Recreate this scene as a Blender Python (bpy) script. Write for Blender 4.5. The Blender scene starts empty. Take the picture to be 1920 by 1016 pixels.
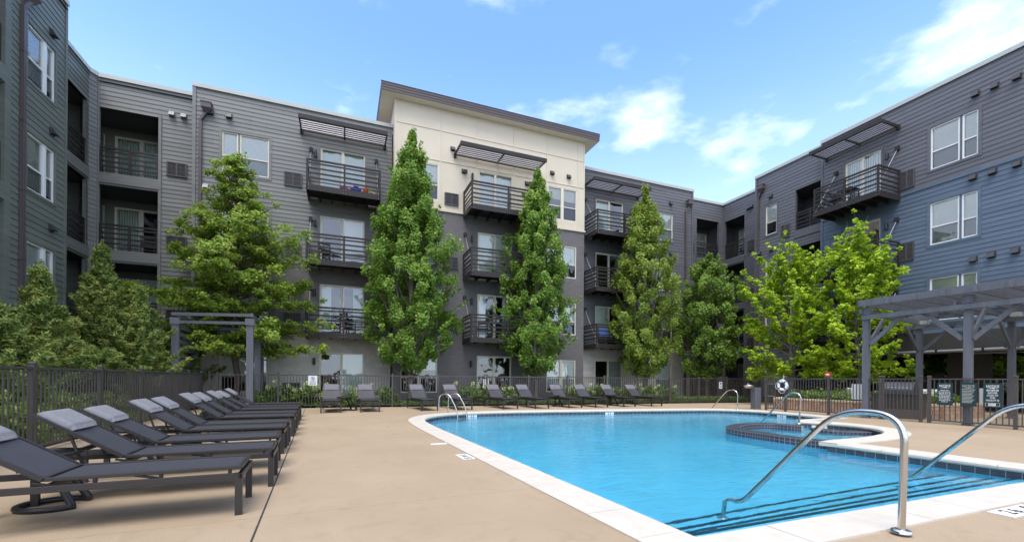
import bpy, bmesh, math, random
import numpy as np
from mathutils import Matrix, Vector
random.seed(7); RNG = np.random.default_rng(7)
S = bpy.context.scene
COL = S.collection
R = math.radians

# ------------------------------------------------------------------ camera
CF, CYH, CROLL, CH = 810.4, 709.2, 0.00726, 1.15     # focal px (1920 wide), horizon row, roll, eye height
cam = bpy.data.cameras.new('camera'); camo = bpy.data.objects.new('camera', cam); COL.objects.link(camo)
cam.sensor_width = 36; cam.lens = CF/1920*36; cam.shift_y = (CYH-508)/1920
cam.clip_start = 0.05; cam.clip_end = 3000
camo.matrix_world = Matrix.Translation((0, 0, CH)) @ Matrix.Rotation(R(90), 4, 'X') @ Matrix.Rotation(CROLL, 4, 'Z')
S.camera = camo

# ------------------------------------------------------------------ sky, sun, exposure
SUN_EL, SUN_AZ = 66, 192        # azimuth clockwise from +Y (north); sun behind the camera, to the left
world = bpy.data.worlds.new('World'); S.world = world; world.use_nodes = True
wn = world.node_tree; wn.nodes.clear()
def wnode(t, **k):
    n = wn.nodes.new(t)
    for a, b in k.items(): setattr(n, a, b)
    return n
out = wnode('ShaderNodeOutputWorld'); bg = wnode('ShaderNodeBackground'); bg.inputs[1].default_value = 0.15
sky = wnode('ShaderNodeTexSky', sky_type='NISHITA', sun_disc=False, sun_elevation=R(SUN_EL), sun_rotation=R(SUN_AZ),
            altitude=200, air_density=1.0, dust_density=0.6, ozone_density=2.2)
tc = wnode('ShaderNodeTexCoord')
sep = wnode('ShaderNodeSeparateXYZ'); wn.links.new(tc.outputs['Generated'], sep.inputs[0])
def wmath(op, a, b=None, c=None, clamp=False):
    n = wnode('ShaderNodeMath', operation=op, use_clamp=clamp)
    for i, v in enumerate((a, b, c)):
        if v is None: continue
        if isinstance(v, (int, float)): n.inputs[i].default_value = v
        else: wn.links.new(v, n.inputs[i])
    return n.outputs[0]
# cloud field: directions seen through a flattened dome, broken by noise
mp = wnode('ShaderNodeMapping'); mp.inputs['Scale'].default_value = (1, 1, 2.3)
wn.links.new(tc.outputs['Generated'], mp.inputs[0])
nz = wnode('ShaderNodeTexNoise'); nz.inputs['Scale'].default_value = 5.5; nz.inputs['Detail'].default_value = 9; nz.inputs['Roughness'].default_value = 0.56
wn.links.new(mp.outputs[0], nz.inputs['Vector'])
nz2 = wnode('ShaderNodeTexNoise'); nz2.inputs['Scale'].default_value = 2.1; nz2.inputs['Detail'].default_value = 3
wn.links.new(mp.outputs[0], nz2.inputs['Vector'])
def blob(d, r0, r1, gain):
    v = Vector(d).normalized()
    dv = wnode('ShaderNodeVectorMath', operation='SUBTRACT'); wn.links.new(tc.outputs['Generated'], dv.inputs[0]); dv.inputs[1].default_value = v
    ms = wnode('ShaderNodeVectorMath', operation='MULTIPLY'); wn.links.new(dv.outputs[0], ms.inputs[0]); ms.inputs[1].default_value = (1, 1, 1.75)
    ln = wnode('ShaderNodeVectorMath', operation='LENGTH'); wn.links.new(ms.outputs[0], ln.inputs[0])
    mr = wnode('ShaderNodeMapRange', interpolation_type='SMOOTHSTEP'); wn.links.new(ln.outputs['Value'], mr.inputs[0])
    for i, q in enumerate((r0, r1, gain, 0.0)): mr.inputs[i+1].default_value = q
    return mr.outputs[0]
field = nz.outputs[0]
cover = wmath('MULTIPLY', nz2.outputs[0], 0.10)
for d, r0, r1, g in (((1.0, 1.0, 0.76), 0.02, 0.17, 0.20), ((1.17, 1.0, 0.84), 0.02, 0.15, 0.14), ((0.33, 1, 0.615), 0.01, 0.12, 0.19), ((0.45, 1, 0.54), 0.01, 0.13, 0.20), ((0.27, 1, 0.57), 0.0, 0.12, 0.12),
                     ((0.55, 1, 0.45), 0.0, 0.20, 0.14), ((0.05, 1, 0.48), 0.0, 0.26, 0.07), ((-0.25, 1, 0.62), 0.0, 0.22, 0.03), ((0.75, 1, 0.62), 0.0, .10, 0.06),
                     ((0, 0, 1), 0.35, 0.95, 0.5), ((0, -1, 0.5), 0.6, 1.3, 0.5), ((-1, -0.25, 0.5), 0.3, 0.8, 0.5), ((1, -0.35, 0.5), 0.3, 0.8, 0.5)):
    cover = wmath('ADD', cover, blob(d, r0, r1, g))
dens = wmath('ADD', field, cover)
mr = wnode('ShaderNodeMapRange', interpolation_type='SMOOTHSTEP'); wn.links.new(dens, mr.inputs[0])
mr.inputs[1].default_value = 0.60; mr.inputs[2].default_value = 1.00; mr.inputs[3].default_value = 0.0; mr.inputs[4].default_value = 0.82
hz = wnode('ShaderNodeMapRange', interpolation_type='SMOOTHSTEP'); wn.links.new(sep.outputs[2], hz.inputs[0])
hz.inputs[1].default_value = 0.0; hz.inputs[2].default_value = 0.62; hz.inputs[3].default_value = 0.55; hz.inputs[4].default_value = 0.0
cl = wmath('MAXIMUM', mr.outputs[0], hz.outputs[0])
mx = wnode('ShaderNodeMix', data_type='RGBA'); wn.links.new(cl, mx.inputs[0])
sk = wnode('ShaderNodeMix', data_type='RGBA', blend_type='MULTIPLY'); sk.inputs[0].default_value = 1; sk.inputs[7].default_value = (0.75, 0.90, 1.06, 1)
wn.links.new(sky.outputs[0], sk.inputs[6])
wn.links.new(sk.outputs[2], mx.inputs[6]); 
ccr = wnode('ShaderNodeMix', data_type='RGBA'); wn.links.new(nz.outputs[0], ccr.inputs[0]); ccr.inputs[6].default_value = (2.75, 3.15, 4.1, 1); ccr.inputs[7].default_value = (4.9, 5.1, 5.6, 1)
wn.links.new(ccr.outputs[2], mx.inputs[7])
wn.links.new(mx.outputs[2], bg.inputs[0]); wn.links.new(bg.outputs[0], out.inputs[0])

sun = bpy.data.lights.new('sun', 'SUN'); sun.energy = 1.35; sun.angle = R(35); sun.color = (1, 0.955, 0.89)
suno = bpy.data.objects.new('sun', sun); COL.objects.link(suno)
sd = Vector((math.sin(R(SUN_AZ))*math.cos(R(SUN_EL)), math.cos(R(SUN_AZ))*math.cos(R(SUN_EL)), math.sin(R(SUN_EL))))
suno.rotation_euler = sd.to_track_quat('Z', 'Y').to_euler(); suno.location = sd*60
S.view_settings.view_transform = 'Standard'; S.view_settings.look = 'None'; S.view_settings.gamma = 1
S.view_settings.exposure = 1.46
S.render.engine = 'CYCLES'
S.cycles.transparent_max_bounces = 24; S.cycles.max_bounces = 8

# ------------------------------------------------------------------ survey helpers
TB, TD = 0.3736, 0.4218        # directions of the building grid and of the pool grid
def ray(px, py):
    a, b = px-960, py-CYH; c, s = math.cos(CROLL), math.sin(CROLL)
    return Vector(((a*c+b*s)/CF, 1.0, -(-a*s+b*c)/CF))
def G(px, py, z=0.0):
    d = ray(px, py); t = (z-CH)/d.z; return Vector((d.x*t, t, z))
uD, vD = Vector((math.cos(TD), math.sin(TD), 0)), Vector((-math.sin(TD), math.cos(TD), 0))
uB, vB = Vector((math.cos(TB), math.sin(TB), 0)), Vector((-math.sin(TB), math.cos(TB), 0))
def D(p, q, z=0.0): return uD*p + vD*q + Vector((0, 0, z))
def DK(px, py, z=0.0): g = G(px, py, z); return (g.dot(uD), g.dot(vD))
def B_(u, v, z=0.0): return uB*u + vB*v + Vector((0, 0, z))
MD = Matrix.Rotation(TD, 4, 'Z')

# ------------------------------------------------------------------ materials
def mat(name, col, rough=0.6, metal=0.0, noise=0.0, nscale=8.0, bump=0.0, bscale=60.0, spec=0.5, stretch=(1, 1, 1), extra=None):
    m = bpy.data.materials.new(name); m.use_nodes = True
    nt = m.node_tree; b = nt.nodes['Principled BSDF']
    b.inputs['Base Color'].default_value = (*col, 1); b.inputs['Roughness'].default_value = rough
    b.inputs['Metallic'].default_value = metal; b.inputs['Specular IOR Level'].default_value = spec
    t = nt.nodes.new('ShaderNodeTexCoord'); mpn = nt.nodes.new('ShaderNodeMapping'); mpn.inputs['Scale'].default_value = stretch
    nt.links.new(t.outputs['Object'], mpn.inputs[0])
    if noise:
        n = nt.nodes.new('ShaderNodeTexNoise'); n.inputs['Scale'].default_value = nscale; n.inputs['Detail'].default_value = 6; n.inputs['Roughness'].default_value = 0.65
        nt.links.new(mpn.outputs[0], n.inputs['Vector'])
        r = nt.nodes.new('ShaderNodeMapRange'); nt.links.new(n.outputs[0], r.inputs[0])
        r.inputs[1].default_value = 0.3; r.inputs[2].default_value = 0.7; r.inputs[3].default_value = 1-noise; r.inputs[4].default_value = 1+noise
        x = nt.nodes.new('ShaderNodeMix'); x.data_type = 'RGBA'; x.blend_type = 'MULTIPLY'; x.inputs[0].default_value = 1
        x.inputs[6].default_value = (*col, 1); nt.links.new(r.outputs[0], x.inputs[7]); nt.links.new(x.outputs[2], b.inputs['Base Color'])
        m['mixnode'] = x.name
    if bump:
        n = nt.nodes.new('ShaderNodeTexNoise'); n.inputs['Scale'].default_value = bscale; n.inputs['Detail'].default_value = 4
        nt.links.new(mpn.outputs[0], n.inputs['Vector'])
        bp = nt.nodes.new('ShaderNodeBump'); bp.inputs['Strength'].default_value = bump; bp.inputs['Distance'].default_value = 0.02
        nt.links.new(n.outputs[0], bp.inputs['Height']); nt.links.new(bp.outputs[0], b.inputs['Normal'])
    if extra: extra(m, nt, b, mpn)
    return m
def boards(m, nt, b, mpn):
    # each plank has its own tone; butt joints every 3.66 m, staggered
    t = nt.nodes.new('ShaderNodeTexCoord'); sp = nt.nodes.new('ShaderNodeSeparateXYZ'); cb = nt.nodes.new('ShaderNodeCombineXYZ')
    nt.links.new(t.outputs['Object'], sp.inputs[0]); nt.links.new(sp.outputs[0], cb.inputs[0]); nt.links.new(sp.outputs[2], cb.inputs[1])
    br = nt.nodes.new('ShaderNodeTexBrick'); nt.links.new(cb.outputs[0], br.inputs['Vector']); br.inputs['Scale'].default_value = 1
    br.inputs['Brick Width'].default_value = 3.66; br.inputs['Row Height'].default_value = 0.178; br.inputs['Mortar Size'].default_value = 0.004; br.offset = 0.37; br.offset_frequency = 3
    br.inputs['Color1'].default_value = (0.90, 0.90, 0.91, 1); br.inputs['Color2'].default_value = (1.08, 1.08, 1.07, 1); br.inputs['Mortar'].default_value = (0.62, 0.62, 0.62, 1)  # mortar colour draws the butt joints, plus a painted shadow line along each lap
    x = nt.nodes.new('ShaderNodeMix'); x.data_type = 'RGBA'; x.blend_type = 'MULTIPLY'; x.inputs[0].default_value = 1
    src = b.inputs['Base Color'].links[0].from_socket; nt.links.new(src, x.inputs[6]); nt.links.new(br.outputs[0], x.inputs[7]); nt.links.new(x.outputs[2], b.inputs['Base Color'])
def brickify(sx, sz, mortar, depth=0.5, off=0.5):
    def f(m, nt, b, mpn):
        sp = nt.nodes.new('ShaderNodeSeparateXYZ'); cb = nt.nodes.new('ShaderNodeCombineXYZ')
        nt.links.new(mpn.outputs[0], sp.inputs[0]); nt.links.new(sp.outputs[0], cb.inputs[0]); nt.links.new(sp.outputs[2], cb.inputs[1])
        br = nt.nodes.new('ShaderNodeTexBrick'); nt.links.new(cb.outputs[0], br.inputs['Vector'])
        br.inputs['Scale'].default_value = 1; br.inputs['Brick Width'].default_value = sx; br.inputs['Row Height'].default_value = sz
        br.inputs['Mortar Size'].default_value = 0.006; br.inputs['Mortar Smooth'].default_value = 0.3; br.offset = off
        c = list(b.inputs['Base Color'].default_value)[:3]
        br.inputs['Color1'].default_value = (*[v*1.08 for v in c], 1); br.inputs['Color2'].default_value = (*[v*0.88 for v in c], 1)
        br.inputs['Mortar'].default_value = (*[v*mortar for v in c], 1)
        nt.links.new(br.outputs[0], b.inputs['Base Color'])
        bp = nt.nodes.new('ShaderNodeBump'); bp.inputs['Strength'].default_value = depth; bp.inputs['Distance'].default_value = 0.01; bp.invert = True
        nt.links.new(br.outputs['Fac'], bp.inputs['Height']); nt.links.new(bp.outputs[0], b.inputs['Normal'])
    return f
M = {}
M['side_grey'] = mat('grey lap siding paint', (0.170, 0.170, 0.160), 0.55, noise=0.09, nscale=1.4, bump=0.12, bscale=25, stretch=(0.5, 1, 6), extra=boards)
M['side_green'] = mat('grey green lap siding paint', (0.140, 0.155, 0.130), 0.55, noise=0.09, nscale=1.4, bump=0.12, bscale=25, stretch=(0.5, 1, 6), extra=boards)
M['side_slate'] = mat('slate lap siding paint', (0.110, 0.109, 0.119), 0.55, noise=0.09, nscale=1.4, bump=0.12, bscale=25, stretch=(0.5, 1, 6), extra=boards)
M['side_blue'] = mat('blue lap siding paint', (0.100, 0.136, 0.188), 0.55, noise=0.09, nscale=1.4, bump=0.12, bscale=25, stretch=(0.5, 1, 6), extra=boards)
M['tan'] = mat('cream cement panel', (0.64, 0.555, 0.43), 0.7, noise=0.03, nscale=1.2, bump=0.1, bscale=40)
M['brick_dark'] = mat('dark painted brick', (0.150, 0.138, 0.137), 0.6, extra=brickify(0.21, 0.072, 0.72))
M['brick_light'] = mat('light painted brick', (0.56, 0.52, 0.46), 0.7, extra=brickify(0.40, 0.2, 0.75))
M['panel_dark'] = mat('dark brown metal panel', (0.050, 0.046, 0.042), 0.5, noise=0.05, nscale=2)
M['coping_metal'] = mat('pale roof coping metal', (0.42, 0.43, 0.40), 0.45, noise=0.05, nscale=2)
M['fascia'] = mat('brown fascia metal', (0.085, 0.066, 0.066), 0.45, noise=0.06, nscale=2)
M['soffit'] = mat('cream soffit', (0.78, 0.69, 0.55), 0.7)
M['frame'] = mat('cream vinyl frame', (0.66, 0.62, 0.50), 0.4)
M['white'] = mat('white vinyl frame', (0.75, 0.75, 0.73), 0.4)
M['steel'] = mat('dark bronze steel', (0.030, 0.025, 0.024), 0.5, noise=0.12, nscale=6, spec=0.3)
M['alu'] = mat('bronze aluminium louvre', (0.30, 0.28, 0.31), 0.35, metal=0.3)
M['rod'] = mat('galvanised rod', (0.40, 0.40, 0.41), 0.35, metal=0.4)
M['spout'] = mat('brown downspout metal', (0.085, 0.068, 0.068), 0.4, noise=0.06)
M['lamp'] = mat('black wall lamp', (0.025, 0.025, 0.028), 0.4)
M['grille'] = mat('dark grille', (0.075, 0.068, 0.068), 0.5)
M['hood'] = mat('dark vent hood', (0.035, 0.034, 0.038), 0.5)
M['hood_grey'] = mat('grey vent hood', (0.20, 0.20, 0.21), 0.5)
M['blind'] = mat('pale blinds', (0.88, 0.89, 0.85), 0.7)
M['curtain'] = mat('pale green vertical blinds', (0.68, 0.76, 0.70), 0.8)
M['curtain2'] = mat('white vertical blinds', (0.80, 0.80, 0.78), 0.8)
M['curtain3'] = mat('grey curtain', (0.42, 0.43, 0.44), 0.9)
M['blind2'] = mat('cream slatted blinds', (0.74, 0.72, 0.64), 0.7)
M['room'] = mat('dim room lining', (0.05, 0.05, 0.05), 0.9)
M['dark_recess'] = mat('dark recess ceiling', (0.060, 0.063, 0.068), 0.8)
M['black'] = mat('near black gasket', (0.012, 0.012, 0.013), 0.5)
def deckmat(m, nt, b, mpn):
    # saw-cut joints of the slab, in slab coordinates, plus fine grit
    sp = nt.nodes.new('ShaderNodeSeparateXYZ'); nt.links.new(mpn.outputs[0], sp.inputs[0])
    def mth(op, a, bb=None):
        n = nt.nodes.new('ShaderNodeMath'); n.operation = op
        for i, v in enumerate((a, bb)):
            if v is None: continue
            if isinstance(v, (int, float)): n.inputs[i].default_value = v
            else: nt.links.new(v, n.inputs[i])
        return n.outputs[0]
    wob = nt.nodes.new('ShaderNodeTexNoise'); wob.inputs['Scale'].default_value = 1.3; nt.links.new(mpn.outputs[0], wob.inputs['Vector'])
    q = mth('ADD', mth('SUBTRACT', sp.outputs[1], 4.06), mth('MULTIPLY', mth('SUBTRACT', wob.outputs[0], 0.5), 0.02))
    fr = mth('ABSOLUTE', mth('SUBTRACT', mth('FRACT', mth('ADD', mth('DIVIDE', q, 3.0), 0.5)), 0.5))
    jt = mth('LESS_THAN', mth('MULTIPLY', fr, 3.0), 0.0045)
    n1 = nt.nodes.new('ShaderNodeTexNoise'); n1.inputs['Scale'].default_value = 0.55; n1.inputs['Detail'].default_value = 7; n1.inputs['Roughness'].default_value = 0.62
    nt.links.new(mpn.outputs[0], n1.inputs['Vector'])
    r1 = nt.nodes.new('ShaderNodeValToRGB'); nt.links.new(n1.outputs[0], r1.inputs[0])
    r1.color_ramp.elements[0].position = 0.3; r1.color_ramp.elements[0].color = (0.315, 0.237, 0.158, 1)
    r1.color_ramp.elements[1].position = 0.7; r1.color_ramp.elements[1].color = (0.378, 0.288, 0.196, 1)
    n2 = nt.nodes.new('ShaderNodeTexNoise'); n2.inputs['Scale'].default_value = 160; n2.inputs['Detail'].default_value = 2
    nt.links.new(mpn.outputs[0], n2.inputs['Vector'])
    r2 = nt.nodes.new('ShaderNodeMapRange'); nt.links.new(n2.outputs[0], r2.inputs[0])
    for i, v in enumerate((0.3, 0.7, 0.74, 1.22)): r2.inputs[i+1].default_value = v
    n4 = nt.nodes.new('ShaderNodeTexNoise'); n4.inputs['Scale'].default_value = 4.2; n4.inputs['Detail'].default_value = 8; n4.inputs['Distortion'].default_value = 1.5
    nt.links.new(mpn.outputs[0], n4.inputs['Vector'])
    r4 = nt.nodes.new('ShaderNodeMapRange'); nt.links.new(n4.outputs[0], r4.inputs[0])
    for i, v in enumerate((0.30, 0.47, 0.91, 1.0)): r4.inputs[i+1].default_value = v
    vo = nt.nodes.new('ShaderNodeTexVoronoi'); vo.inputs['Scale'].default_value = 0.9; nt.links.new(mpn.outputs[0], vo.inputs['Vector'])
    sp_ = mth('GREATER_THAN', vo.outputs['Distance'], 0.030)
    sp2 = nt.nodes.new('ShaderNodeMapRange'); nt.links.new(sp_, sp2.inputs[0]); sp2.inputs[3].default_value = 0.35
    def mul(a, bb):
        x = nt.nodes.new('ShaderNodeMix'); x.data_type = 'RGBA'; x.blend_type = 'MULTIPLY'; x.inputs[0].default_value = 1
        nt.links.new(a, x.inputs[6]); nt.links.new(bb, x.inputs[7]); return x.outputs[2]
    c = mul(mul(mul(r1.outputs[0], r2.outputs[0]), r4.outputs[0]), sp2.outputs[0])
    x = nt.nodes.new('ShaderNodeMix'); x.data_type = 'RGBA'; nt.links.new(jt, x.inputs[0]); nt.links.new(c, x.inputs[6]); x.inputs[7].default_value = (0.23, 0.17, 0.12, 1)
    nt.links.new(x.outputs[2], b.inputs['Base Color'])
    bp = nt.nodes.new('ShaderNodeBump'); bp.inputs['Strength'].default_value = 0.35; bp.inputs['Distance'].default_value = 0.004
    nt.links.new(n2.outputs[0], bp.inputs['Height']); nt.links.new(bp.outputs[0], b.inputs['Normal'])
M['deck'] = mat('tan textured concrete', (0.5, 0.39, 0.28), 0.85, spec=0.25, extra=deckmat)
M['joint'] = mat('dark joint sealant', (0.03, 0.028, 0.025), 0.7)
M['stone'] = mat('cream coping stone', (0.54, 0.485, 0.415), 0.65, noise=0.09, nscale=4.5, bump=0.2, bscale=120)
M['grout'] = mat('coping mortar', (0.30, 0.27, 0.23), 0.8)
M['tile'] = mat('slate blue pool tile', (0.075, 0.075, 0.085), 0.25, noise=0.25, nscale=5)
M['tile_dark'] = mat('dark slate mosaic tile', (0.055, 0.050, 0.062), 0.3, noise=0.35, nscale=14)
M['tile_joint'] = mat('pale tile joint', (0.36, 0.37, 0.40), 0.7)
M['nosing'] = mat('navy step nosing tile', (0.012, 0.055, 0.09), 0.4)
M['basin'] = mat('pale blue pool plaster', (0.21, 0.64, 0.80), 0.7, noise=0.12, nscale=0.5)
M['soil'] = mat('garden soil', (0.055, 0.040, 0.028), 0.95, noise=0.3, nscale=9, bump=0.6, bscale=40)
M['grass'] = mat('lawn', (0.06, 0.10, 0.025), 0.9, noise=0.3, nscale=3, bump=0.5, bscale=90)
M['fence'] = mat('bronze painted fence aluminium', (0.075, 0.066, 0.062), 0.42, noise=0.07, nscale=5)
M['pergola'] = mat('grey blue painted timber', (0.108, 0.115, 0.134), 0.6, noise=0.16, nscale=3, bump=0.25, bscale=18, stretch=(3, 3, 0.5))
M['lfr'] = mat('charcoal lounger frame', (0.026, 0.023, 0.023), 0.4, noise=0.05)
def meshy(m, nt, b, mpn):
    w = nt.nodes.new('ShaderNodeTexNoise'); w.inputs['Scale'].default_value = 220; nt.links.new(mpn.outputs[0], w.inputs['Vector'])
    bp = nt.nodes.new('ShaderNodeBump'); bp.inputs['Strength'].default_value = 0.3; bp.inputs['Distance'].default_value = 0.003
    nt.links.new(w.outputs[0], bp.inputs['Height']); nt.links.new(bp.outputs[0], b.inputs['Normal'])
M['sling'] = mat('charcoal woven sling', (0.038, 0.037, 0.044), 0.55, noise=0.08, nscale=4, extra=meshy)
M['pillow'] = mat('grey woven head cushion', (0.205, 0.203, 0.218), 0.85, noise=0.16, nscale=45, bump=0.4, bscale=260)
M['tabletop'] = mat('black table resin', (0.022, 0.021, 0.022), 0.4)
M['inox'] = mat('brushed stainless steel', (0.62, 0.60, 0.57), 0.22, metal=1.0, noise=0.10, nscale=30, stretch=(1, 1, 0.05))
M['signboard'] = mat('dark green sign panel', (0.020, 0.045, 0.052), 0.4)
M['signwhite'] = mat('white sign panel', (0.75, 0.76, 0.76), 0.5)
M['ink'] = mat('navy sign ink', (0.02, 0.05, 0.16), 0.5)
M['blackink'] = mat('black sign ink', (0.015, 0.015, 0.015), 0.5)
M['red'] = mat('red painted plastic', (0.55, 0.02, 0.02), 0.4)
M['navy'] = mat('navy webbing', (0.03, 0.04, 0.10), 0.7)
M['ring'] = mat('white foam ring', (0.80, 0.80, 0.82), 0.5)
M['rope'] = mat('white rope', (0.7, 0.7, 0.68), 0.9)
M['blockstone'] = mat('tan retaining wall block', (0.42, 0.27, 0.18), 0.85, noise=0.35, nscale=5, bump=0.8, bscale=30)
M['capstone'] = mat('pale wall cap block', (0.56, 0.43, 0.30), 0.85, noise=0.25, nscale=4, bump=0.6, bscale=30)
M['grillm'] = mat('grill grey enamel', (0.12, 0.12, 0.13), 0.35, metal=0.5)
M['bark'] = mat('brown bark', (0.095, 0.070, 0.052), 0.9, noise=0.35, nscale=20, bump=0.7, bscale=40, stretch=(1, 1, 0.3))
M['bark_grey'] = mat('grey bark', (0.17, 0.15, 0.125), 0.9, noise=0.3, nscale=18, bump=0.7, bscale=40, stretch=(1, 1, 0.3))
M['timber'] = mat('warm timber', (0.22, 0.10, 0.05), 0.6, noise=0.2)
M['orange'] = mat('orange plastic', (0.75, 0.12, 0.02), 0.4)
M['yellow'] = mat('yellow plastic', (0.75, 0.65, 0.05), 0.4)
M['bluetoy'] = mat('blue plastic', (0.03, 0.05, 0.35), 0.4)
M['pinktoy'] = mat('pink plastic', (0.6, 0.25, 0.4), 0.4)
M['cushion_blue'] = mat('blue and white cushion', (0.12, 0.22, 0.60), 0.8)
M['carpet'] = mat('terracotta pot', (0.35, 0.10, 0.05), 0.8)
def glass_mat(name, tint, refl=0.0, bumpy=0.0):
    m = bpy.data.materials.new(name); m.use_nodes = True; nt = m.node_tree; nt.nodes.clear()
    o = nt.nodes.new('ShaderNodeOutputMaterial'); t = nt.nodes.new('ShaderNodeBsdfTransparent'); t.inputs[0].default_value = (*tint, 1)
    g = nt.nodes.new('ShaderNodeBsdfGlossy'); g.inputs['Roughness'].default_value = 0.01; g.inputs[0].default_value = (0.95, 0.97, 1, 1)
    f = nt.nodes.new('ShaderNodeFresnel'); f.inputs[0].default_value = 1.5
    a = nt.nodes.new('ShaderNodeMath'); a.operation = 'ADD'; a.use_clamp = True; a.inputs[1].default_value = refl
    x = nt.nodes.new('ShaderNodeMixShader')
    nt.links.new(f.outputs[0], a.inputs[0]); nt.links.new(a.outputs[0], x.inputs[0]); nt.links.new(t.outputs[0], x.inputs[1]); nt.links.new(g.outputs[0], x.inputs[2])
    nt.links.new(x.outputs[0], o.inputs[0])
    tcn = nt.nodes.new('ShaderNodeNewGeometry'); n = nt.nodes.new('ShaderNodeTexNoise'); n.inputs['Scale'].default_value = 0.9
    bp = nt.nodes.new('ShaderNodeBump'); bp.inputs['Strength'].default_value = 0.35; bp.inputs['Distance'].default_value = 0.1
    nt.links.new(tcn.outputs['Position'], n.inputs[0]); nt.links.new(n.outputs[0], bp.inputs['Height']); nt.links.new(bp.outputs[0], g.inputs['Normal'])
    return m
M['glass'] = glass_mat('window glass', (0.94, 0.98, 0.95), 0.11)
M['screen'] = glass_mat('grey insect screen', (0.74, 0.74, 0.76), -0.2)
M['glass_dark'] = glass_mat('tinted storefront glass', (0.25, 0.27, 0.26), 0.10)
def water_mat():
    m = bpy.data.materials.new('pool water'); m.use_nodes = True; nt = m.node_tree; nt.nodes.clear()
    o = nt.nodes.new('ShaderNodeOutputMaterial'); t = nt.nodes.new('ShaderNodeBsdfRefraction'); t.inputs['IOR'].default_value = 1.33; t.inputs['Roughness'].default_value = 0.0; t.inputs[0].default_value = (0.72, 0.94, 1.0, 1)
    g = nt.nodes.new('ShaderNodeBsdfGlossy'); g.inputs['Roughness'].default_value = 0.03; g.inputs[0].default_value = (1, 1, 1, 1)
    f = nt.nodes.new('ShaderNodeFresnel'); f.inputs[0].default_value = 1.33; x = nt.nodes.new('ShaderNodeMixShader')
    tcn = nt.nodes.new('ShaderNodeTexCoord')
    mpn = nt.nodes.new('ShaderNodeMapping'); mpn.inputs['Scale'].default_value = (1.0, 2.1, 1); nt.links.new(tcn.outputs['Object'], mpn.inputs[0])
    n = nt.nodes.new('ShaderNodeTexNoise'); n.inputs['Scale'].default_value = 3.2; n.inputs['Detail'].default_value = 5; n.inputs['Distortion'].default_value = 0.6
    nt.links.new(mpn.outputs[0], n.inputs['Vector'])
    bp = nt.nodes.new('ShaderNodeBump'); bp.inputs['Strength'].default_value = 0.5; bp.inputs['Distance'].default_value = 0.03
    nt.links.new(n.outputs[0], bp.inputs['Height'])
    nt.links.new(bp.outputs[0], g.inputs['Normal']); nt.links.new(bp.outputs[0], f.inputs['Normal']); bq = nt.nodes.new('ShaderNodeBump'); bq.inputs['Strength'].default_value = 0.25; bq.inputs['Distance'].default_value = 0.014; nt.links.new(n.outputs[0], bq.inputs['Height']); nt.links.new(bq.outputs[0], t.inputs['Normal'])
    sc = nt.nodes.new('ShaderNodeMath'); sc.operation = 'MULTIPLY'; sc.inputs[1].default_value = 1.0; nt.links.new(f.outputs[0], sc.inputs[0])
    nt.links.new(sc.outputs[0], x.inputs[0]); nt.links.new(t.outputs[0], x.inputs[1]); nt.links.new(g.outputs[0], x.inputs[2]); nt.links.new(x.outputs[0], o.inputs[0])
    return m
M['water'] = water_mat()
def leaf_mat(name, cols, trans=0.42, rough=0.5):
    m = bpy.data.materials.new(name); m.use_nodes = True; nt = m.node_tree; b = nt.nodes['Principled BSDF']; o = nt.nodes['Material Output']
    ge = nt.nodes.new('ShaderNodeNewGeometry'); r = nt.nodes.new('ShaderNodeValToRGB')
    el = r.color_ramp.elements
    while len(el) < len(cols): el.new(0.5)
    for i, c in enumerate(cols): el[i].position = i/(len(cols)-1); el[i].color = (*c, 1)
    tcn = nt.nodes.new('ShaderNodeTexCoord'); n = nt.nodes.new('ShaderNodeTexNoise'); n.inputs['Scale'].default_value = 1.6; n.inputs['Detail'].default_value = 2
    nt.links.new(tcn.outputs['Object'], n.inputs[0])
    mxr = nt.nodes.new('ShaderNodeMath'); mxr.operation = 'MULTIPLY_ADD'; mxr.inputs[1].default_value = 0.55
    mm = nt.nodes.new('ShaderNodeMapRange'); nt.links.new(n.outputs[0], mm.inputs[0])
    for i, v in enumerate((0.35, 0.65, 0.0, 0.45)): mm.inputs[i+1].default_value = v
    nt.links.new(ge.outputs['Random Per Island'], mxr.inputs[0]); nt.links.new(mm.outputs[0], mxr.inputs[2])
    nt.links.new(mxr.outputs[0], r.inputs[0])
    nt.links.new(r.outputs[0], b.inputs['Base Color']); b.inputs['Roughness'].default_value = rough; b.inputs['Specular IOR Level'].default_value = 0.35
    tr = nt.nodes.new('ShaderNodeBsdfTranslucent'); x = nt.nodes.new('ShaderNodeMixShader'); x.inputs[0].default_value = trans
    nt.links.new(r.outputs[0], tr.inputs[0]); nt.links.new(b.outputs[0], x.inputs[1]); nt.links.new(tr.outputs[0], x.inputs[2]); nt.links.new(x.outputs[0], o.inputs[0])
    return m
M['leaf_maple'] = leaf_mat('hornbeam leaves', [(0.102, 0.201, 0.029), (0.161, 0.287, 0.040), (0.231, 0.373, 0.054), (0.355, 0.474, 0.086)])
M['leaf_maple2'] = leaf_mat('lighter hornbeam leaves', [(0.124, 0.207, 0.029), (0.194, 0.289, 0.040), (0.279, 0.376, 0.054), (0.408, 0.460, 0.086)])
M['leaf_oak'] = leaf_mat('oak leaves', [(0.121, 0.205, 0.030), (0.200, 0.310, 0.039), (0.296, 0.413, 0.054), (0.436, 0.499, 0.089)])
M['leaf_dark'] = leaf_mat('dark shrub leaves', [(0.092, 0.171, 0.025), (0.142, 0.246, 0.034), (0.216, 0.331, 0.050), (0.319, 0.422, 0.075)])
M['leaf_ginkgo'] = leaf_mat('lime ginkgo leaves', [(0.205, 0.370, 0.019), (0.335, 0.504, 0.026), (0.479, 0.628, 0.037), (0.647, 0.739, 0.075)], 0.42)
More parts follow.
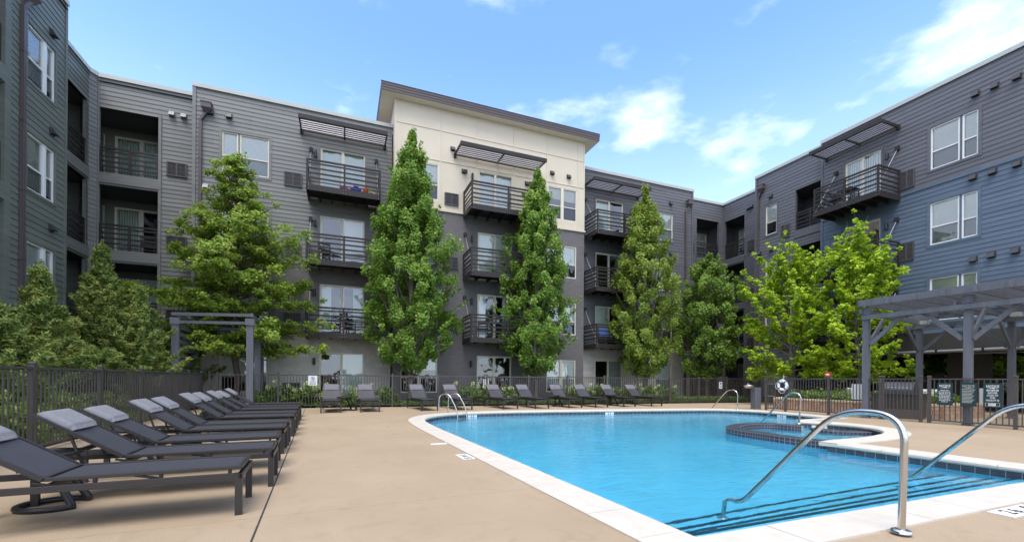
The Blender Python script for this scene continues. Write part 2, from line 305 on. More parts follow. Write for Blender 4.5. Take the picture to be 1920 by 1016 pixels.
M['leaf_juniper'] = leaf_mat('juniper sprays', [(0.101, 0.169, 0.043), (0.165, 0.240, 0.053), (0.261, 0.320, 0.066), (0.372, 0.323, 0.077)], 0.15, 0.7)
M['leaf_shrub'] = leaf_mat('hydrangea leaves', [(0.091, 0.182, 0.035), (0.152, 0.262, 0.048), (0.226, 0.343, 0.070)])
M['leaf_lime'] = leaf_mat('lime shrub leaves', [(0.12, 0.22, 0.03), (0.22, 0.33, 0.05), (0.36, 0.45, 0.10)])
M['bloom'] = leaf_mat('pale green blooms', [(0.396, 0.528, 0.160), (0.605, 0.682, 0.300), (0.825, 0.825, 0.600)], 0.2, 0.8)

# ------------------------------------------------------------------ mesh builder
class MB:
    def __init__(s): s.v = []; s.f = []; s.m = []; s.sm = []
    def add(s, vs, fs, mi=0, smooth=False):
        o = len(s.v); s.v += [tuple(v) for v in vs]
        for f in fs: s.f.append([i+o for i in f]); s.m.append(mi); s.sm.append(smooth)
    def quad(s, a, b, c, d, mi=0): s.add([a, b, c, d], [(0, 1, 2, 3)], mi)
    def box(s, x0, x1, y0, y1, z0, z1, mi=0, T=None):
        if x1 < x0: x0, x1 = x1, x0
        if y1 < y0: y0, y1 = y1, y0
        if z1 < z0: z0, z1 = z1, z0
        v = [Vector(p) for p in ((x0,y0,z0),(x1,y0,z0),(x1,y1,z0),(x0,y1,z0),(x0,y0,z1),(x1,y0,z1),(x1,y1,z1),(x0,y1,z1))]
        if T: v = [T @ p for p in v]
        s.add(v, [(0,3,2,1),(4,5,6,7),(0,1,5,4),(1,2,6,5),(2,3,7,6),(3,0,4,7)], mi)
    def bar(s, a, b, w, h, mi=0, up=(0, 0, 1)):
        a, b = Vector(a), Vector(b); d = (b-a); L = d.length; d.normalize(); up = Vector(up)
        if abs(d.dot(up)) > 0.98: up = Vector((1, 0, 0))
        x = d.cross(up).normalized(); y = x.cross(d).normalized()
        v = []
        for p in (a, b):
            for sx, sy in ((-1,-1),(1,-1),(1,1),(-1,1)): v.append(p + x*sx*w/2 + y*sy*h/2)
        s.add(v, [(0,3,2,1),(4,5,6,7),(0,1,5,4),(1,2,6,5),(2,3,7,6),(3,0,4,7)], mi)
    def tube(s, pts, r, n=10, mi=0, closed=False, caps=True):
        pts = [Vector(p) for p in pts]; k = len(pts); rs = r if isinstance(r, (list, tuple)) else [r]*k
        prev = None; rings = []
        for i, p in enumerate(pts):
            if closed: d = pts[(i+1) % k]-pts[i-1]
            else: d = pts[min(i+1, k-1)]-pts[max(i-1, 0)]
            if d.length < 1e-9: d = Vector((0, 0, 1))
            d.normalize()
            if prev is None:
                a = Vector((0, 0, 1)) if abs(d.z) < 0.9 else Vector((1, 0, 0)); x = d.cross(a).normalized()
            else: x = (prev - d*prev.dot(d)).normalized()
            prev = x; y = d.cross(x)
            rings.append([p + (x*math.cos(2*math.pi*j/n)+y*math.sin(2*math.pi*j/n))*rs[i] for j in range(n)])
        o = [v for rr in rings for v in rr]; fs = []
        for i in range(k if closed else k-1):
            a, b = i*n, ((i+1) % k)*n
            for j in range(n): fs.append((a+j, a+(j+1) % n, b+(j+1) % n, b+j))
        s.add(o, fs, mi, True)
        if caps and not closed:
            s.add(rings[0], [tuple(reversed(range(n)))], mi); s.add(rings[-1], [tuple(range(n))], mi)
    def lathe(s, prof, n=24, mi=0, c=(0, 0, 0), smooth=True):
        v = []; fs = []
        for r, z in prof:
            for j in range(n): a = 2*math.pi*j/n; v.append((c[0]+r*math.cos(a), c[1]+r*math.sin(a), c[2]+z))
        for i in range(len(prof)-1):
            for j in range(n): fs.append((i*n+j, i*n+(j+1) % n, (i+1)*n+(j+1) % n, (i+1)*n+j))
        s.add(v, fs, mi, smooth)
    def sphere(s, c, r, mi=0, n=12, sc=(1, 1, 1)):
        v = []; fs = []
        for i in range(n+1):
            t = math.pi*i/n
            for j in range(n*2):
                a = math.pi*j/n; v.append((c[0]+r*sc[0]*math.sin(t)*math.cos(a), c[1]+r*sc[1]*math.sin(t)*math.sin(a), c[2]+r*sc[2]*math.cos(t)))
        for i in range(n):
            for j in range(n*2): fs.append((i*2*n+j, (i+1)*2*n+j, (i+1)*2*n+(j+1) % (2*n), i*2*n+(j+1) % (2*n)))
        s.add(v, fs, mi, True)
    def mesh(s, name, mats):
        me = bpy.data.meshes.new(name); me.from_pydata(s.v, [], s.f)
        for m in (mats if isinstance(mats, (list, tuple)) else [mats]): me.materials.append(M[m] if isinstance(m, str) else m)
        me.polygons.foreach_set('material_index', s.m); me.polygons.foreach_set('use_smooth', s.sm); me.update(); return me
WM = {}
def link(name, data, Mw=None, parent=None):
    o = bpy.data.objects.new(name, data); COL.objects.link(o); Mw = Mw or Matrix.Identity(4); WM[o.name] = Mw
    if parent: o.parent = parent; o.matrix_local = WM[parent.name].inverted() @ Mw
    else: o.matrix_world = Mw
    return o
def ob(name, mb, mats, Mw=None, parent=None, bevel=0.0):
    me = mb.mesh(name, mats) if isinstance(mb, MB) else mb
    o = link(name, me, Mw, parent)
    if bevel:
        b = o.modifiers.new('edge', 'BEVEL'); b.width = bevel; b.segments = 2; b.limit_method = 'ANGLE'
    return o
def tag(o, label=None, cat=None, group=None, kind=None):
    if label: o['label'] = label
    if cat: o['category'] = cat
    if group: o['group'] = group
    if kind: o['kind'] = kind
    return o
def thing(name, label, cat, Mw, group=None): return tag(link(name, None, Mw), label, cat, group)
def at(p, ang=0.0): return Matrix.Translation(p) @ Matrix.Rotation(ang, 4, 'Z')
def dup(root, Mw, label, group=None):
    r = root.copy(); COL.objects.link(r); r.matrix_world = Mw; WM[r.name] = Mw; r['label'] = label
    if group: r['group'] = group
    for ch in [c for c in root.children]:
        c = ch.copy(); COL.objects.link(c); c.parent = r; WM[c.name] = Mw @ ch.matrix_local
        for g in [k for k in ch.children]:
            d = g.copy(); COL.objects.link(d); d.parent = c
    return r

# ------------------------------------------------------------------ ground, deck, pool
P0, P1, Q0, Q1 = 2.48, 8.60, 2.28, 2.02
spa_px = [(1050,318),(1250,303),(1450,280),(1560,248),(1500,215),(1300,185),(1100,165),(880,152),(765,146)]
spa_in = [DK(1340+x/4.8, 760+y/4.8) for x, y in spa_px]
def smooth(pts, it=2):
    for _ in range(it):
        o = [pts[0]]
        for a, b in zip(pts[:-1], pts[1:]):
            o += [(a[0]*.75+b[0]*.25, a[1]*.75+b[1]*.25), (a[0]*.25+b[0]*.75, a[1]*.25+b[1]*.75)]
        pts = o + [pts[-1]]
    return pts
main_left = [(P0, Q0), (P0, 9.2)]
far_curve = smooth([(P0, 9.2), (2.50, 10.6), (2.62, 12.0), (3.35, 13.2), (4.7, 13.72), (6.6, 13.65), (9.2, 13.2), (12.2, 12.65), (14.2, 12.2), (15.0, 11.2), (14.95, 9.6), (14.6, 8.3)])
back_in = [(14.35, 8.12), (12.58, 7.98)]
spa_curve = smooth(list(reversed(spa_in)))
main_right = [(P1, 4.9), (P1, Q1)]
outline = main_left + far_curve[1:] + back_in + spa_curve + main_right
def clean(pl):
    o = []
    for p in pl:
        if not o or (Vector(p)-Vector(o[-1])).length > 0.02: o.append(p)
    if (Vector(o[0])-Vector(o[-1])).length < 0.02: o.pop()
    return o
outline = clean(outline)
def filled(name, loops, z, m, kind='structure', parent=None, Mw=None, flip=False):
    bm = bmesh.new()
    es = []
    for lp in loops:
        vs = [bm.verts.new((p[0], p[1], z)) for p in lp]
        for a, b in zip(vs, vs[1:]+vs[:1]): es.append(bm.edges.new((a, b)))
    bmesh.ops.triangle_fill(bm, use_beauty=True, use_dissolve=False, edges=es)
    bmesh.ops.recalc_face_normals(bm, faces=bm.faces)
    for f in bm.faces:
        if f.normal.z < 0: f.normal_flip()
    me = bpy.data.meshes.new(name); bm.to_mesh(me); bm.free(); me.materials.append(M[m])
    o = link(name, me, Mw or MD, parent)
    if kind: o['kind'] = kind
    return o
hole_big = [(1.9, 1.2), (1.9, 14.6), (15.9, 14.6), (15.9, 1.2)]
filled('ground', [[(-400, -400), (400, -400), (400, 400), (-400, 400)], hole_big], -0.05, 'soil')
fa = DK(388, 766); _d = ray(1424, 700); fb = (16.5/_d.dot(vB)*_d.dot(uD), 16.5/_d.dot(vB)*_d.dot(vD))
decko = filled('pool_deck', [[(-4.15, -9), (30, -9), (30, 11.9), (fb[0]-.1, fb[1]-.30), (fa[0]-.3, fa[1]-.25)], outline], 0.0, 'deck')
jb = MB(); jb.box(-0.425, -0.411, -9, 18.0, 0.001, 0.003)
j = ob('expansion_joint', jb, 'joint', MD, decko)
# basin
bz = MB(); ol = outline; n = len(ol)
for i in range(n):
    a, b = ol[i], ol[(i+1) % n]
    bz.quad((a[0], a[1], -1.25), (b[0], b[1], -1.25), (b[0], b[1], -0.01), (a[0], a[1], -0.01))
basin = ob('pool_basin', bz, 'basin', MD); basin['kind'] = 'structure'
filled('basin_floor', [outline], -1.25, 'basin', None, basin)
def expand(pl, d):
    o = []; k = len(pl)
    for i in range(k):
        a, b, c = Vector(pl[i-1]), Vector(pl[i]), Vector(pl[(i+1) % k])
        t1, t2 = (b-a).normalized(), (c-b).normalized(); n1, n2 = Vector((-t1.y, t1.x)), Vector((-t2.y, t2.x))
        m_ = (n1+n2); m_ = m_.normalized() if m_.length > .3 else n1
        k_ = d/max(.5, m_.dot(n1)); o.append((b.x+m_.x*k_, b.y+m_.y*k_))
    return o
filled('water', [outline], -0.135, 'water')
# tile band
def tile_strip(pl, z0, z1, step, closed, rows=1, side=0.004, mats=('tile', 'tile_joint')):
    t = MB(); g = 0.004
    k = len(pl); seq = list(range(k if closed else k-1))
    pts = [Vector((p[0], p[1], 0)) for p in pl]; carry = 0
    # backing joint colour
    for i in seq:
        a, b = pts[i], pts[(i+1) % k]; d = (b-a); L = d.length; d.normalize(); nn = Vector((d.y, -d.x, 0))*side
        t.quad(a+nn*.5+Vector((0,0,z0)), b+nn*.5+Vector((0,0,z0)), b+nn*.5+Vector((0,0,z1)), a+nn*.5+Vector((0,0,z1)), 1)
        s = 0.0
        m_ = max(1, round(L/step)); w = L/m_
        if L < step*.6: m_ = 1; w = L
        for q in range(m_):
            for r_ in range(rows):
                h = (z1-z0)/rows; za, zb = z0+r_*h+g, z0+(r_+1)*h-g
                p, p2 = a+d*(q*w+g)+nn, a+d*((q+1)*w-g)+nn
                t.quad(p+Vector((0,0,za)), p2+Vector((0,0,za)), p2+Vector((0,0,zb)), p+Vector((0,0,zb)), 0)
    return t
rev = list(reversed(outline))
ob('tile_band', tile_strip(outline, -0.27, -0.058, 0.155, True, 1, 0.006), ['tile', 'tile_joint'], MD, basin)
# coping stones
def coping(pl, width, step, z, sgn=-1, mb=None, closed=False):
    mb = mb or MB()
    pts = [Vector(p) for p in pl]; k = len(pts)
    # arc-length resample
    cum = [0]
    for a, b in zip(pts[:-1], pts[1:]): cum.append(cum[-1]+(b-a).length)
    L = cum[-1]; m_ = max(1, round(L/step))
    nor = []
    for i in range(k):
        d = (pts[min(i+1, k-1)]-pts[max(i-1, 0)]).normalized(); nor.append(Vector((-d.y, d.x))*(-sgn))
    def ev(s):
        for i in range(k-1):
            if s <= cum[i+1] or i == k-2:
                t = (s-cum[i])/max(1e-6, cum[i+1]-cum[i]); return pts[i].lerp(pts[i+1], t), nor[i].lerp(nor[i+1], t).normalized()
    for c in range(m_):
        s0, s1 = c*L/m_+0.003, (c+1)*L/m_-0.003
        jit = random.uniform(-0.001, 0.001); sub = max(2, int((s1-s0)/0.12)+1); ring = []
        for i in range(sub+1):
            p, nn = ev(s0+(s1-s0)*i/sub)
            prof = [(-0.02, z-0.075), (-0.045, z-0.05), (-0.045, z-0.022), (-0.025, z+jit), (width, z+jit), (width, z-0.06)]
            ring.append([(p.x+nn.x*o_, p.y+nn.y*o_, zz) for o_, zz in prof])
        q = len(ring[0]); vs = [v for r_ in ring for v in r_]; fs = []
        for i in range(sub):
            for j_ in range(q): fs.append((i*q+j_, i*q+(j_+1) % q, (i+1)*q+(j_+1) % q, (i+1)*q+j_))
        mb.add(vs, fs, 0); mb.add(ring[0], [tuple(range(q))], 0); mb.add(ring[-1], [tuple(reversed(range(q)))], 0)
    sub = max(2, int(L/0.15))
    for i in range(sub):
        (p, a), (p2, b) = ev(L*i/sub), ev(L*(i+1)/sub)
        mb.quad((*(p-a*.03), z-0.006), (*(p2-b*.03), z-0.006), (*(p2+b*(width-.002)), z-0.006), (*(p+a*(width-.002)), z-0.006), 1)
    return mb
cb = MB()
coping([(P0, Q0-.45)]+clean(main_left[0:1]+main_left[1:]+far_curve[1:]), 0.40, 0.62, 0.014, -1, cb)
coping([(P1+.42, Q1-.018), (P0, Q0)], 0.37, 0.75, 0.016, -1, cb)
coping([(P1, 4.72), (P1, Q1)], 0.40, 0.62, 0.014, -1, cb)
coping(clean(spa_curve+[(8.55, 4.98)]), 0.42, 0.62, 0.018, -1, cb)
coping([(14.75, 8.12), (12.58, 7.98)], 0.30, 0.62, 0.020, -1, cb)
cop = ob('pool_coping', cb, ['stone', 'grout'], MD); cop['kind'] = 'structure'
# entry steps
sb = MB(); nb = MB()
for qa, qb, z in ((2.76, 2.55, -0.225), (2.97, 2.76, -0.44), (3.20, 3.00, -0.625), (3.50, 3.28, -0.81)):
    a0, b0 = (P0, qa), (P1, qb)
    def prism(mb, pts, z0, z1):
        n_ = len(pts); mb.add([(*p, z0) for p in pts]+[(*p, z1) for p in pts], [tuple(reversed(range(n_))), tuple(range(n_, 2*n_))]+[(i, (i+1) % n_, n_+(i+1) % n_, n_+i) for i in range(n_)])
    prism(sb, [(P0, Q0-.02), (P1, Q1-.02), b0, a0], -1.24, z)
    prism(nb, [(P0+.01, qa-.05), (P1-.01, qb-.05), (P1-.01, qb+.004), (P0+.01, qa+.004)], z-.045, z+.004)
ob('entry_steps', sb, 'basin', MD, basin); ob('step_nosing', nb, 'nosing', MD, basin)
# raised spa rim (tiled dam wall)
rim = smooth([DK(1340+x/4.8, 760+y/4.8, -0.02) for x, y in ((1075,330),(1000,322),(850,305),(650,280),(480,256),(300,232),(190,214),(150,198),(190,178),(300,165),(430,161),(560,166),(700,178),(790,184))], 2)
rb = MB()
def rim_wall(pl, w, z0, z1, mb, tile=0.075):
    pts = [Vector(p) for p in pl]; k = len(pts); a_, b_ = [], []
    for i in range(k):
        d = (pts[min(i+1, k-1)]-pts[max(i-1, 0)]).normalized(); nn = Vector((-d.y, d.x)); a_.append(pts[i]+nn*w/2); b_.append(pts[i]-nn*w/2)
    for i in range(k-1):
        mb.quad((*a_[i], z0), (*a_[i+1], z0), (*a_[i+1], z1), (*a_[i], z1), 1); mb.quad((*b_[i], z0), (*b_[i+1], z0), (*b_[i+1], z1), (*b_[i], z1), 1)
        mb.quad((*a_[i], z1), (*a_[i+1], z1), (*b_[i+1], z1), (*b_[i], z1), 1)
        L = (pts[i+1]-pts[i]).length; m_ = max(1, round(L/tile)); g = 0.05
        for q in range(m_):
            t0, t1 = (q+g)/m_, (q+1-g)/m_
            for (e0, e1) in ((a_[i], a_[i+1]), (b_[i], b_[i+1])):
                o = (e0-pts[i]).normalized()*0.004
                p, p2 = e0.lerp(e1, t0)+o, e0.lerp(e1, t1)+o
                for zz in np.arange(z1-.004, z0, -0.075): mb.quad((*p, zz-.068), (*p2, zz-.068), (*p2, zz), (*p, zz), 0)
            for r_ in range(4):
                s0, s1 = (r_+.05)/4, (r_+.95)/4
                c = [a_[i].lerp(a_[i+1], t0).lerp(b_[i].lerp(b_[i+1], t0), s0), a_[i].lerp(a_[i+1], t1).lerp(b_[i].lerp(b_[i+1], t1), s0),
                     a_[i].lerp(a_[i+1], t1).lerp(b_[i].lerp(b_[i+1], t1), s1), a_[i].lerp(a_[i+1], t0).lerp(b_[i].lerp(b_[i+1], t0), s1)]
                mb.quad(*[(*v, z1+.004) for v in c], 0)
    mb.quad((*a_[0], z0), (*b_[0], z0), (*b_[0], z1), (*a_[0], z1), 1); mb.quad((*a_[-1], z0), (*b_[-1], z0), (*b_[-1], z1), (*a_[-1], z1), 1)
rim_wall(rim, 0.30, -0.19, -0.012, rb)
so = ob('spa_wall', rb, ['tile_dark', 'tile_joint'], MD); so['kind'] = 'structure'
def plain_wall(pl, w, z0, z1, mb):
    pts = [Vector(p) for p in pl]; k = len(pts)
    for sg in (1, -1):
        for i in range(k-1):
            n0 = (pts[min(i+1, k-1)]-pts[max(i-1, 0)]).normalized(); n1 = (pts[min(i+2, k-1)]-pts[i]).normalized()
            a, b = pts[i]+Vector((-n0.y, n0.x))*w/2*sg, pts[i+1]+Vector((-n1.y, n1.x))*w/2*sg
            mb.quad((*a, z0), (*b, z0), (*b, z1), (*a, z1))
pw0 = MB(); plain_wall(rim, 0.29, -1.24, -0.185, pw0); ob('spa_wall_plaster', pw0, 'basin', MD, so)
rb2 = MB(); rim_wall(smooth([(12.9, 6.0), (12.2, 6.15), (11.6, 6.6), (12.0, 7.1)], 2), 0.3, -0.30, -0.09, rb2)
ob('spa_bench', rb2, ['tile_dark', 'tile_joint'], MD, so)
rb3 = MB(); rb3.box(9.2, 12.4, 5.4, 7.5, -1.24, -0.75); ob('spa_floor', rb3, 'basin', MD, basin)
# skimmer slot
kb = MB(); kb.box(7.2, 7.75, 13.35, 13.42, -0.2, -0.06, T=None)

# text helper
def text_mb(mb, s, size, Tm, mi=0, depth=0.002, align='CENTER'):
    cu = bpy.data.curves.new('t', 'FONT'); cu.body = s; cu.size = size; cu.align_x = align; cu.align_y = 'CENTER'; cu.extrude = depth/2; cu.resolution_u = 2; cu.offset = size*0.012
    o = bpy.data.objects.new('t', cu); COL.objects.link(o); bpy.context.view_layer.update()
    me = bpy.data.meshes.new_from_object(o.evaluated_get(bpy.context.evaluated_depsgraph_get()))
    mb.add([Tm @ v.co for v in me.vertices], [tuple(p.vertices) for p in me.polygons], mi)
    bpy.data.objects.remove(o); bpy.data.curves.remove(cu); bpy.data.meshes.remove(me)
# depth markers set in the deck and in the tile band
def ring_mark(mb, Tm, r, mi):
    nn = 20
    v = [Tm @ Vector((rr*math.cos(2*math.pi*i/nn), rr*math.sin(2*math.pi*i/nn), 0.0015)) for rr in (r, r*.8) for i in range(nn)]
    mb.add(v, [(i, (i+1) % nn, nn+(i+1) % nn, nn+i) for i in range(nn)], mi)
    mb.bar(Tm @ Vector((-r*.65, r*.65, .0015)), Tm @ Vector((r*.65, -r*.65, .0015)), 0.012, 0.002, mi)
def deck_marker(p, q, ang, txt, w=0.5, h=0.16, circ=True, size=0.13):
    t = MB(); T = Matrix.Translation((0, 0, 0))
    t.box(-w/2, w/2, -h/2, h/2, 0.0, 0.0065, 0)
    for i in range(1, 3): t.box(-w/2+w*i/3-.002, -w/2+w*i/3+.002, -h/2, h/2, 0.006, 0.0075, 2)
    text_mb(t, txt, size, Matrix.Translation((-w/6 if circ else 0, 0, 0.009)), 1)
    if circ: ring_mark(t, Matrix.Translation((w/3, 0, 0.008)), 0.062, 1)
    ob('depth_marker', t, ['signwhite', 'blackink', 'tile_joint'], MD @ Matrix.Translation((p, q, 0.002)) @ Matrix.Rotation(ang, 4, 'Z'), cop)
deck_marker(5.70, 1.665, R(-2.4), '2 6', 0.62, 0.17, True, 0.16)
deck_marker(1.965, 6.03, R(-90), '3 0', 0.40, 0.18, True, 0.13)
t = MB(); t.box(-0.14, 0.14, -0.05, 0.05, 0, 0.006); ob('deck_marker_bar', t, 'signwhite', MD @ Matrix.Translation((1.925, 7.38, 0.002)), cop)
def band_marker(px, py, txt, w=0.34):
    p, q = DK(px, py, -0.09); best = None
    for i in range(len(outline)):
        a, b = Vector(outline[i]), Vector(outline[(i+1) % len(outline)]); d = b-a; tt = max(0, min(1, (Vector((p, q))-a).dot(d)/max(1e-9, d.length_squared)))
        c = a+d*tt; e = (c-Vector((p, q))).length
        if best is None or e < best[0]: best = (e, c, math.atan2(d.y, d.x))
    _, c, an = best
    T = MD @ Matrix.Translation((c.x, c.y, -0.10)) @ Matrix.Rotation(an, 4, 'Z')
    t = MB(); t.box(-w/2, w/2, -0.016, -0.009, -0.055, 0.03, 0)
    text_mb(t, txt, 0.10, Matrix.Translation((0, -0.018, -0.012)) @ Matrix.Rotation(R(90), 4, 'X'), 1)
    ob('depth_marker', t, ['signwhite', 'blackink'], T, cop)
for px, py, s_ in ((911, 783, "5 0"), (1157, 776, "5 0"), (1422, 780, "3 0"), (1534, 801, "3' 0\""), (812, 793, "5 0")): band_marker(px, py, s_)

# ------------------------------------------------------------------ handrails and ladder
def arc_pts(pts, r=0.12, n=6):
    pts = [Vector(p) for p in pts]; o = [pts[0]]
    for a, b, c in zip(pts[:-2], pts[1:-1], pts[2:]):
        d1, d2 = (a-b), (c-b); rr = min(r, d1.length*.48, d2.length*.48); p, q = b+d1.normalized()*rr, b+d2.normalized()*rr
        for i in range(n+1): t_ = i/n; o.append(p*(1-t_)**2+b*2*t_*(1-t_)+q*t_**2)
    return o + [pts[-1]]
def handrail(label, p, pts, r=0.024, flange=((1.76, 0.0),), group='stainless handrails at the pool'):
    t = thing('handrail', label, 'handrail', MD @ Matrix.Translation((p, pts[0][0], 0)), group)
    m_ = MB(); m_.tube(arc_pts([(p, q, z) for q, z in pts], 0.22, 10), r, 16); ob('rail', m_, 'inox', MD, t)
    for q, z in flange:
        f = MB(); f.lathe([(0.0, .028), (0.035, .028), (0.06, .02), (0.066, .004), (0.066, 0)], 24, c=(p, q, z)); ob('base_flange', f, 'inox', MD, t)
    return t
handrail('large stainless handrail in front, its post on the near deck beside the 2 6 marker', 4.0,
         [(1.76, 0.0), (1.74, 0.90), (2.20, 0.905), (3.10, -0.115), (3.30, -0.125), (3.32, -0.815)], flange=((1.76, 0.018), (3.32, -0.812)))
handrail('stainless handrail at the right end of the entry steps, cut off by the picture edge', 7.15,
         [(1.76, 0.0), (1.74, 0.90), (2.16, 0.90), (3.02, -0.10), (3.14, -0.12), (3.15, -0.812)], flange=((1.76, 0.018), (3.15, -0.812)))
handrail('slim stainless handrail behind the round spa', 11.5, [(7.25, 0.0), (7.2, 0.80), (7.5, 0.84), (8.4, -0.15), (8.42, -0.5)], 0.02, ((7.25, 0.02),))
handrail('slim stainless handrail at the far right corner of the pool, beyond the spa', 14.8, [(11.67, 0.0), (11.67, 0.74), (12.1, 0.78), (13.0, -0.15), (13.02, -0.5)], 0.02, ((11.67, 0.02),))
def ladder():
    c = Vector((4.00, 13.42, 0)); dirn = Vector((0.60, -0.80, 0)).normalized(); sd_ = Vector((dirn.y, -dirn.x, 0))
    Tm = MD @ Matrix.Translation(c) @ Matrix.Rotation(math.atan2(dirn.y, dirn.x), 4, 'Z')
    t = thing('pool_ladder', 'stainless pool ladder with two hooped rails at the far left of the pool', 'pool ladder', Tm)
    for y in (-0.25, 0.25):
        m_ = MB(); m_.tube(arc_pts([(-0.45, y, 0), (-0.42, y, 0.62), (-0.05, y, 0.66), (0.30, y, 0.15), (0.33, y, -1.0)], 0.25, 8), 0.022, 12); ob('side_rail', m_, 'inox', Tm, t)
    for z in (-0.35, -0.62, -0.9):
        m_ = MB(); m_.box(0.27, 0.37, -0.25, 0.25, z, z+.03); ob('rung', m_, 'inox', Tm, t)
ladder()

# ------------------------------------------------------------------ loungers and side tables
def lounger(label, Mw, group, pillow=True, back=33, first=None):
    t = thing('sun_lounger', label, 'sun lounger', Mw, group)
    L, W, H = 1.95, 0.62, 0.40
    f = MB()
    f.bar((0, .02, H-.075), (-L, .02, H-.075), 0.028, 0.05); f.bar((0, W-.02, H-.075), (-L, W-.02, H-.075), 0.028, 0.05)
    f.box(-.03, .004, 0, W, H-.10, H-.05); f.box(-L, -L+.03, .02, W-.02, H-.10, H-.05); f.box(-1.27, -1.24, .03, W-.03, H-.10, H-.06)
    for y in (.05, W-.05):
        for x in (-.09, -.55, -.95): f.box(x-.012, x+.012, y-.012, y+.012, H-.055, H-.012)
        f.bar((-.55, y, H-.06), (-.72, y, H-.02), .012, .02); f.bar((-1.05, y, H-.09), (-1.3, y, H-.03), .012, .02)
    ob('frame', f, 'lfr', Mw, t, 0.003)
    for x, y in ((-.022, .02), (-.022, W-.02), (-L+.12, .02), (-L+.12, W-.02)):
        l = MB(); l.box(x-.026, x+.026, y-.02, y+.02, 0, H-.05); ob('leg', l, 'lfr', Mw, t)
    s = MB(); s.box(-1.21, -.004, .045, W-.045, H-.014, H-.003, 1); s.bar((0, .035, H-.006), (-1.22, .035, H-.006), .03, .028); s.bar((0, W-.035, H-.006), (-1.22, W-.035, H-.006), .03, .028)
    s.box(-.03, 0, .03, W-.03, H-.02, H+.006)
    ob('seat', s, ['lfr', 'sling'], Mw, t, 0.003)
    b = MB(); lb = .74
    Tb = Matrix.Translation((-1.235, 0, H-.006)) @ Matrix.Rotation(R(back), 4, 'Y')
    # sling sags slightly between its side rails
    nn = 10; vs = []
    for i in range(nn+1):
        for k in range(5): xx = -lb*i/nn; yy = .045+(W-.09)*k/4; vs.append(Tb @ Vector((xx, yy, 0.004-.012*math.sin(math.pi*i/nn)*math.sin(math.pi*k/4))))
    b.add(vs, [(i*5+k, i*5+k+1, (i+1)*5+k+1, (i+1)*5+k) for i in range(nn) for k in range(4)], 1, True)
    for y in (.035, W-.035): b.bar(Tb @ Vector((0, y, 0)), Tb @ Vector((-lb, y, 0)), .03, .028)
    b.bar(Tb @ Vector((0, .03, 0)), Tb @ Vector((0, W-.03, 0)), .03, .028); b.bar(Tb @ Vector((-lb, .03, 0)), Tb @ Vector((-lb, W-.03, 0)), .03, .028)
    bo = ob('backrest', b, ['lfr', 'sling'], Mw, t)
    for y in (.07, W-.07):
        st = MB(); e = Tb @ Vector((-lb*.62, y, -.02)); st.bar(e, (e.x+.10, y, H-.08), .014, .02)
        st.bar((e.x+.10, y, H-.08), (-1.3, y, H-.085), .014, .02)
        ob('prop_strut', st, 'lfr', Mw, bo)
    if pillow:
        p = MB(); nx, ny = 10, 14; vs = []; fs = []
        def pt(a, c, top):
            # rounded box cushion, 30 cm by 50 cm
            x = -lb+.0+.29*a; y = .055+(W-.11)*c
            ed = (1-abs(2*a-1)**11)*(1-abs(2*c-1)**15)
            hgt = .014+.042*max(0, ed)**.5 if top else .008
            return Tb @ Vector((x, y, .008+hgt-.008))
        for top in (1, 0):
            for i in range(nx+1):
                for k in range(ny+1): vs.append(pt(i/nx, k/ny, top))
        N = (nx+1)*(ny+1)
        for i in range(nx):
            for k in range(ny):
                a = i*(ny+1)+k; fs.append((a, a+ny+1, a+ny+2, a+1)); fs.append((N+a, N+a+1, N+a+ny+2, N+a+ny+1))
        for i in range(nx):
            for k in (0, ny): a, c = i*(ny+1)+k, (i+1)*(ny+1)+k; fs.append((a, c, N+c, N+a))
        for k in range(ny):
            for i in (0, nx): a, c = i*(ny+1)+k, i*(ny+1)+k+1; fs.append((a, c, N+c, N+a))
        p.add(vs, fs, 0, True)
        ob('head_cushion', p, pillow if isinstance(pillow, str) else 'pillow', Mw, bo)
    return t
gl = 'sun loungers lined up along the left fence'
qs = [4.20, 5.16, 6.14, 7.28, 8.07, 9.34, 10.25, 11.5, 12.46, 13.72]
ord_ = ['nearest', 'second', 'third', 'fourth', 'fifth', 'sixth', 'seventh', 'eighth', 'ninth', 'tenth and farthest']
extra = ['its backrest cut off by the left picture edge', 'just beyond the nearest side table', 'its foot right behind the first two', '', '', '', '', '', '', 'beside the pergola posts']
l0 = None
for i, q in enumerate(qs):
    lab = 'charcoal lounger with grey head cushion, %s in the row along the left fence' % ord_[i]
    if extra[i] and i in (0, 1): lab = '%s charcoal lounger in the left row, %s' % (ord_[i], extra[i])
    mw = MD @ Matrix.Translation((-0.575 if i == 0 else -0.44-random.uniform(-.02, .03), q, 0)) @ Matrix.Rotation(R((random.uniform(-1.4, 1.4)) if i else 0), 4, 'Z')
    if l0 is None: l0 = lounger(lab, mw, gl)
    elif i in (2, 5, 8): lounger(lab, mw, gl, back={2: 31, 5: 35, 8: 30}[i])
    else: dup(l0, mw, lab)
gf = 'sun loungers standing in front of the far fence'
pts = [(601, 774), (676, 773), (790, 770), (856, 768.5), (944, 766.8), (1004, 765.3), (1067, 764.5), (1117, 763.8), (1170, 762.8), (1222, 761.5)]
M['cush_dark'] = mat('dark head cushion', (0.13, 0.125, 0.14), 0.8, noise=0.1)
labs = ['dark lounger seen foot-on at the far fence, right of the white and blue sign', 'dark lounger seen foot-on, second from the left along the far fence', 'dark lounger at the far fence, left of the ladder and of the gap beside it',
        'dark lounger directly behind the pool ladder', 'dark lounger first to the right of the ladder at the far fence', 'dark lounger second to the right of the ladder at the far fence',
        'dark lounger third to the right of the ladder, above the dark skimmer slot', 'dark lounger third from the right end of the far row', 'dark lounger second from the right end of the far row', 'rightmost dark lounger of the row at the far fence']
f0 = None
